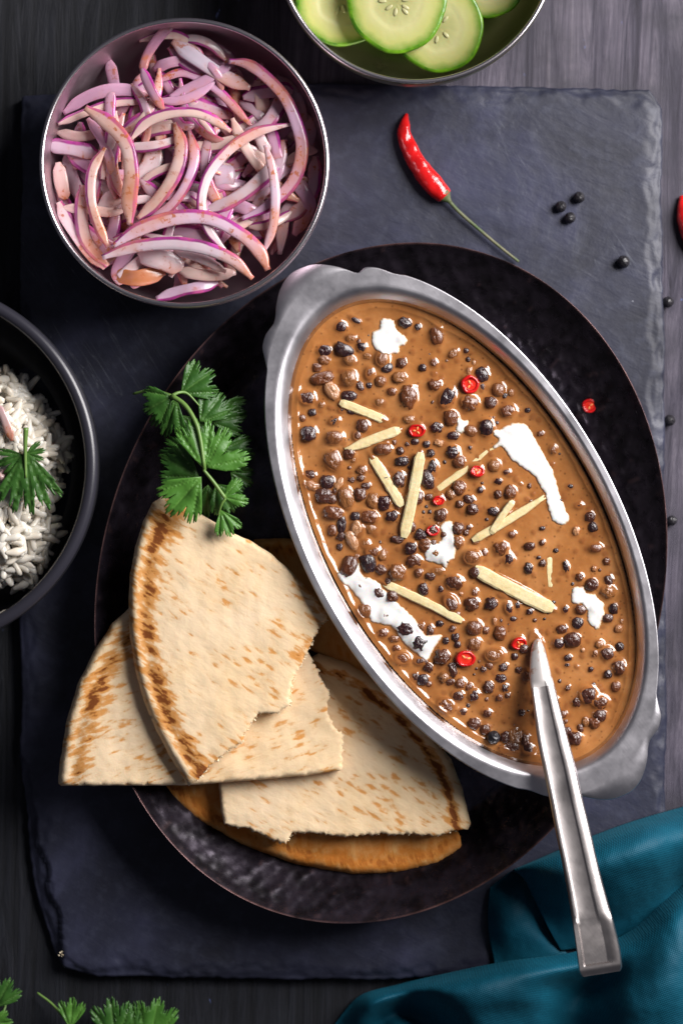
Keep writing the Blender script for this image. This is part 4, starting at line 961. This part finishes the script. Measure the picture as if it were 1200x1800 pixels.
cucumber(600, 0, 82, .027, (.10, .12), 'left cucumber slice partly under the middle one', 6)
cucumber(771, 48, 79, .028, (.12, -.06), 'lower right cucumber slice showing two dark seeds', 5)
cucumber(862, -28, 60, .024, (.0, -.1), 'rightmost cucumber slice, only its bottom edge in view', 4)
cucumber(697, 4, 88, .034, (.08, .03), 'topmost whole round cucumber slice in the middle of the bowl', 9)
cucumber(700, -120, 85, .030, (-.1, .1), 'cucumber slice beyond the top edge of the photo', 5)

# ---------------------------------------------------------------- rice
rice_poly = [(-160, 660), (-40, 640), (5, 648), (30, 655), (62, 672), (82, 712), (100, 745), (124, 772), (120, 800), (112, 830), (100, 870), (96, 905), (112, 935), (98, 960), (75, 1010), (55, 1030), (38, 1052), (15, 1030), (-30, 1035), (-160, 1030)]
def rice_mesh(seed):
    n, m = 11, 9; V = []
    for i in range(n):
        t = i/(n-1); r = 1.12*math.sin(math.pi*min(max(t, .03), .97))**.32*(1+.15*math.sin(t*7+seed)); x = t*2-1
        y0 = .35*math.sin(t*2.6+seed)-.25
        for j in range(m):
            a = 2*math.pi*j/m; V.append((x*3.1, r*math.cos(a)+y0, r*.85*math.sin(a)))
    return mesh('rice', V, [tuple(f[::-1]) for f in grid_faces(n, m, True)]+[tuple(range(m)), tuple(reversed(range((n-1)*m, n*m)))], m_rice.m)
RM = [rice_mesh(i*1.3) for i in range(6)]
def rice_pos(margin, zlay):
    while True:
        x, y = random.uniform(-160, 130), random.uniform(640, 1056)
        if inside(np.array([x]), np.array([y]), rice_poly)[0] and seg_dist(np.array([x]), np.array([y]), rice_poly)[0] > margin:
            d = min(1, seg_dist(np.array([x]), np.array([y]), rice_poly)[0]/70)
            return x, y, .022+.018*d+zlay
parts = []
for i in range(950):
    x, y, z = rice_pos(7, -.0005-.006*random.random()); g_ = RM[i % 6]; v = np.array([q.co[:] for q in g_.vertices])
    th = random.uniform(0, 6.28); tl = random.uniform(-.4, .4); s = .00130*random.uniform(.85, 1.1)
    Rm = (Matrix.Rotation(th, 3, 'Z') @ Matrix.Rotation(tl, 3, 'Y')); v = v*s @ np.array(Rm).T+np.array(P(x, y, z)); parts.append((v, [tuple(p.vertices) for p in g_.polygons]))
V, F = join(parts); o = obj('rice', V, F, m_rice.m); tag(o, 'white cooked rice heaped in the black bowl', 'rice', None, 'stuff')
for i in range(230):
    while True:
        x, y, z = rice_pos(3, .0004+.0012*random.random())
        if x > -22: break
    o = bpy.data.objects.new('rice_grain', RM[i % 6]); COL.objects.link(o); o.location = P(x, y, z)
    s = .00138*random.uniform(.85, 1.15); o.scale = (s, s*1.05, s); o.rotation_euler = (random.uniform(-.3, .3), random.uniform(-.3, .3), random.uniform(0, 6.28))
    tag(o, 'white cooked rice grain on the surface of the rice in the black bowl', 'rice grain', 'rice grains on top of the heap')
for (x, y, th) in ((1, 1079, .6), ):
    o = bpy.data.objects.new('rice_grain', RM[2]); COL.objects.link(o); o.location = P(x, y, .030); o.scale = (.00115,)*3; o.rotation_euler = (0, 0, th)
    tag(o, 'stray rice grain stuck alone on the lower wall of the black bowl', 'rice grain')
for pts, w, lab in (([(-4, 712), (8, 735), (22, 775)], 14, 'pinkish onion sliver lying in the rice above the coriander leaf'), ([(-6, 842), (4, 836), (12, 824)], 13, 'small pink onion scrap at the left of the coriander leaf on rice')):
    onion(pts, w, 0, .0425, (.62, .44, .42), lab, None, .002, 0, False)

# ---------------------------------------------------------------- coriander
def leaf_outline(R, spread, lobes=3, cleft=.5, teeth=13, seed=0):
    N = 170; p = [(0., 0.)]; r0 = random.Random(seed); ph = r0.uniform(0, 6)
    for i in range(N+1):
        t = -1+2*i/N; a = t*spread
        L = abs(math.cos(math.pi*lobes/2*t)) if lobes % 2 else abs(math.sin(math.pi*lobes/2*t))
        env = (1-cleft)+cleft*L**.55
        env *= 1-.16*abs(t)**2
        tw = (t*teeth+ph) % 1; tw2 = (t*teeth*.46+ph*1.7) % 1; tooth = 1-.07*(.5+.5*math.cos(2*math.pi*tw))**3-.17*(.5+.5*math.cos(2*math.pi*tw2))**6
        ends = min(1, (1-abs(t))/.05+.45)
        r = R*env*tooth*ends; p.append((r*math.cos(a), r*math.sin(a)))
    return np.array(p)
LC = [(.060, .19, .022), (.026, .10, .014), (.095, .27, .034)]
def leaf(root, px, py, z, ang, R, spread, tint=0, curl=.38, lobes=3, cleft=.30, seed=None, pitch=0., teeth=13):
    seed = random.randint(0, 999) if seed is None else seed
    s = sc(z); ol = leaf_outline(R, math.radians(spread), lobes, cleft, teeth, seed); vs, F = fill(np.stack([ol[:, 0], ol[:, 1]], 1), max(2.2, R/22.), .15)
    a = math.radians(ang); V = []; vein = []
    for x, y in vs:
        r = math.hypot(x, y)/R; t = math.atan2(y, x)/math.radians(spread)
        z2 = curl*R*(-.55*r*r+.30*abs(math.sin(t*math.pi*lobes/2))*r)+pitch*r*R+.05*R*mn.noise(Vector((x/R*3, y/R*3, seed)))
        V.append((px*0+s*(x*math.cos(a)+y*math.sin(a)), s*(x*math.sin(a)-y*math.cos(a)), z2*s))
        c = [abs(t-q) for q in ((-.667, 0, .667) if lobes == 3 else (-.5, .5) if lobes == 2 else (-.8, -.4, 0, .4, .8))]
        w = min(c)*math.radians(spread)*r*R; fine = abs(((t*teeth) % 1)-.5)*2
        vein.append(max(math.exp(-(w/1.6)**2), .10*(fine > .8)*(r > .35)))
    o0 = P(px, py, z); V = [(o0.x+v[0], o0.y+v[1], max(o0.z+v[2], .0012)) for v in V]
    o = obj('leaf', V, F, m_leaf.m, root, attrs={'vein': vein}); o.color = (*LC[tint], 1)
    md = o.modifiers.new('thickness', 'SOLIDIFY'); md.thickness = .00025
    return o
def cstem(root, pts, r0, r1):
    n = 16; p = np.array([P(a, b, z) for a, b, z in pts]); c = catmull(p, n); V, F = sweep(c, np.linspace(r0, r1, n)*K, 8); obj('stem', V, F, m_lstem.m, root)
root = empty('coriander_sprig', P(340, 780, .045))
leaf(root, 302, 697, .050, 207, 58, 58, 1, seed=1, pitch=-.1)
leaf(root, 318, 692, .046, 35, 72, 48, 1, .35, seed=2)
leaf(root, 352, 742, .046, 52, 66, 46, 1, .3, seed=12, pitch=-.1)
leaf(root, 350, 838, .050, 152, 78, 42, 1, .3, seed=5, pitch=-.05)
leaf(root, 310, 700, .047, 250, 72, 40, 1, .3, seed=15, pitch=-.2)
leaf(root, 360, 826, .056, 104, 98, 30, 2, .2, seed=3, cleft=.35)
leaf(root, 362, 822, .056, 38, 84, 50, 2, .3, 2, .65, seed=4)
leaf(root, 354, 838, .057, 228, 92, 44, 2, .25, seed=6, cleft=.30)
leaf(root, 394, 874, .055, 18, 46, 62, 2, .3, 2, .75, seed=7)
leaf(root, 388, 896, .053, 292, 52, 42, 2, .3, seed=8)
leaf(root, 380, 850, .046, 300, 60, 50, 1, .3, seed=9)
for (x, y, z, an, R_, sp, sd) in ((372, 742, .042, 12, 62, 50, 31), (392, 790, .044, 350, 58, 52, 32), (340, 800, .043, 178, 64, 46, 33), (322, 730, .041, 300, 52, 50, 34), (366, 852, .043, 262, 62, 44, 35), (384, 712, .040, 340, 54, 48, 36), (405, 830, .041, 330, 46, 50, 37)):
    leaf(root, x, y, z, an, R_, sp, 1, .3, seed=sd, pitch=-.12)
cstem(root, [(235, 692, .036), (268, 686, .042), (302, 696, .050)], 2.2, 3)
cstem(root, [(302, 696, .050), (325, 712, .053), (343, 740, .055), (352, 770, .056), (360, 826, .0565)], 4.4, 3)
cstem(root, [(358, 826, .0575), (376, 848, .057), (396, 876, .0555)], 2.6, 3.4)
cstem(root, [(396, 876, .0555), (389, 888, .055), (384, 905, .053)], 2.6, 1.8)
cstem(root, [(302, 696, .050), (315, 690, .049), (330, 692, .047), (352, 715, .045)], 3.2, 1.4)
tag(root, 'green coriander sprig resting on the black plate and the tip of the topmost bread', 'coriander sprig')
root = empty('coriander_leaf', P(45, 800, .046))
leaf(root, 45, 792, .0475, 275, 116, 42, 1, .12, 5, .42, seed=21, teeth=11); leaf(root, 44, 800, .047, 198, 56, 40, 1, .15, seed=22, cleft=.6); leaf(root, 46, 798, .047, 12, 36, 46, 1, .15, seed=23, cleft=.6)
cstem(root, [(46, 752, .0500), (45, 775, .049), (45, 805, .048), (46, 840, .0475)], 4.6, 2)
tag(root, 'flat green coriander leaf with a short stem lying on the white rice', 'coriander leaf')
for base, lv, st, lab in (((238, 1830), [((205, 1835), 98, 84, 40, 1), ((262, 1838), 78, 88, 40, 0), ((236, 1842), 92, 82, 34, 1)], [], 'broad pair of coriander leaves at the bottom edge of the photo'),
        ((128, 1800), [((124, 1808), 86, 56, 38, 2)], [((66, 1745), (92, 1765), (118, 1795))], 'small bright coriander leaf with a curling stem at the bottom edge'),
        ((5, 1790), [((-8, 1772), 62, 60, 46, 1), ((-16, 1800), 5, 40, 50, 2)], [((12, 1748), (8, 1775), (-6, 1800))], 'dark coriander leaf in the bottom left corner of the photo')):
    root = empty('loose_coriander', P(base[0], base[1], .003))
    for (x, y), an, R, spd, tn in lv: leaf(root, x, y, .012, an, R, spd, tn, .15, pitch=.05)
    for q in st: cstem(root, [(q[0][0], q[0][1], .004), (q[1][0], q[1][1], .006), (q[2][0], q[2][1], .011)], 1.8, 2.6)
    tag(root, lab, 'coriander leaf')

# ---------------------------------------------------------------- napkin
def sheet(curves, nu, nv):
    curves = [[(x, y, q if q < .006 else ZS+(q-ZS)*2.5 if q > ZS+.004 else q) for x, y, q in c] for c in curves]
    """curves: list of polylines [(px,py,z)...] across the fold; returns grid"""
    C_ = [catmull(c, nu) for c in curves]; A = np.array(C_)              # k, nu, 3
    out = np.array([catmull(A[:, j], nv) for j in range(nu)])           # nu, nv, 3
    X, Y, Z = out[..., 0], out[..., 1], out[..., 2]
    Z = np.maximum(Z+.0009*vnoise(X, Y, 60, 11., 3), .0009)
    return Pn(X, Y, Z)
def napkin():
    z = ZS+.0012
    # upper roll (from left corner to the right edge)
    up = [[(903, 1528, z+.001), (960, 1503, z+.001), (1045, 1467, z+.001), (1120, 1440, z+.001), (1210, 1414, .003), (1320, 1380, .002)],
          [(902, 1530, z+.004), (962, 1512, z+.010), (1050, 1484, z+.013), (1130, 1460, z+.014), (1210, 1440, .018), (1320, 1405, .016)],
          [(920, 1545, z+.005), (975, 1540, z+.014), (1060, 1520, z+.018), (1140, 1495, z+.018), (1210, 1475, .022), (1320, 1440, .021)],
          [(938, 1580, z+.004), (990, 1582, z+.010), (1075, 1570, z+.013), (1150, 1540, z+.012), (1212, 1520, .016), (1320, 1480, .015)],
          [(962, 1630, z+.003), (1010, 1630, z+.003), (1085, 1615, z+.004), (1160, 1575, z+.003), (1214, 1545, .004), (1320, 1500, .005)],
          [(985, 1672, z+.002), (1040, 1664, z+.001), (1100, 1645, z+.001), (1165, 1600, z+.001), (1216, 1570, .003), (1320, 1530, .004)]]
    # flap tucked beneath on the left
    fl = [[(861, 1560, z+.001), (880, 1545, z+.0012), (905, 1528, z+.002), (930, 1530, z+.002)],
          [(857, 1590, z+.002), (885, 1590, z+.003), (915, 1580, z+.003), (945, 1580, z+.002)],
          [(858, 1640, z+.002), (890, 1640, z+.003), (930, 1635, z+.003), (965, 1640, z+.001)],
          [(868, 1695, z+.001), (910, 1692, z+.002), (960, 1684, z+.002), (1000, 1680, z+.0005)]]
    # lower layer in front
    dn = [[(570, 1830, .002), (590, 1798, .002), (632, 1750, .0025), (700, 1730, .003), (773, 1713, z+.002), (880, 1691, z+.003), (1008, 1673, z+.003), (1100, 1640, z+.002), (1160, 1585, z+.001), (1216, 1545, .004), (1340, 1480, .004)],
          [(590, 1850, .003), (612, 1815, .004), (655, 1765, .012), (715, 1745, .012), (785, 1735, z+.010), (890, 1715, z+.012), (1020, 1700, z+.008), (1110, 1665, z+.010), (1180, 1610, z+.012), (1230, 1570, .016), (1340, 1510, .018)],
          [(620, 1860, .003), (650, 1840, .004), (680, 1790, .007), (735, 1775, .010), (810, 1765, z+.012), (910, 1752, z+.012), (1020, 1740, z+.002), (1110, 1715, z+.012), (1190, 1660, z+.016), (1240, 1620, .020), (1340, 1560, .022)],
          [(650, 1890, .002), (680, 1880, .003), (710, 1830, .014), (770, 1820, .008), (840, 1810, z+.010), (930, 1790, z+.006), (1010, 1790, z+.001), (1100, 1780, z+.013), (1190, 1740, z+.016), (1250, 1700, .020), (1340, 1650, .022)],
          [(660, 1980, .002), (700, 1970, .003), (750, 1930, .012), (800, 1920, .008), (860, 1910, .012), (930, 1900, .004), (1000, 1900, .004), (1090, 1890, .016), (1190, 1860, .020), (1260, 1830, .020), (1340, 1800, .022)]]
    V = []; F = []; off = 0; uv = []
    for cv, nu, nv in ((up, 120, 60), (fl, 40, 50), (dn, 190, 90)):
        g_ = sheet(cv, nu, nv); V.append(g_.reshape(-1, 3)); F += grid_faces(nu, nv, False, off); off += nu*nv
    V = np.vstack(V); o = obj('napkin', V, [f[::-1] for f in F], m_nap.m)
    me = o.data; l = me.uv_layers.new(name='UVMap'); vi = np.empty(len(me.loops), int); me.loops.foreach_get('vertex_index', vi)
    l.data.foreach_set('uv', V[vi][:, :2].ravel())
    md = o.modifiers.new('thickness', 'SOLIDIFY'); md.thickness = .0009; md.offset = -1
    tag(o, 'folded teal blue cloth napkin in the lower right corner under the spoon handle', 'napkin')
napkin()

# ---------------------------------------------------------------- crumbs on the slate
parts = []
for i in range(26):
    x, y = random.gauss(128, 14), random.gauss(1676, 5); r = random.uniform(.8, 1.9)*K; c = P(x, y, ZS-.0015)
    V = []
    for a in range(4):
        for b in range(6):
            v = Vector((math.sin(math.pi*a/3)*math.cos(math.pi*b/3), math.sin(math.pi*a/3)*math.sin(math.pi*b/3), math.cos(math.pi*a/3)))*r; V.append((c.x+v.x*random.uniform(.7, 1.6), c.y+v.y, c.z+v.z+.0005))
    parts.append((V, grid_faces(4, 6, True)))
V, F = join(parts); o = obj('bread_crumbs', V, F, m_crumb.m); tag(o, 'tiny pale crumbs scattered near the lower left corner of the slate', 'crumbs', None, 'stuff')
print('objects', len(bpy.data.objects))
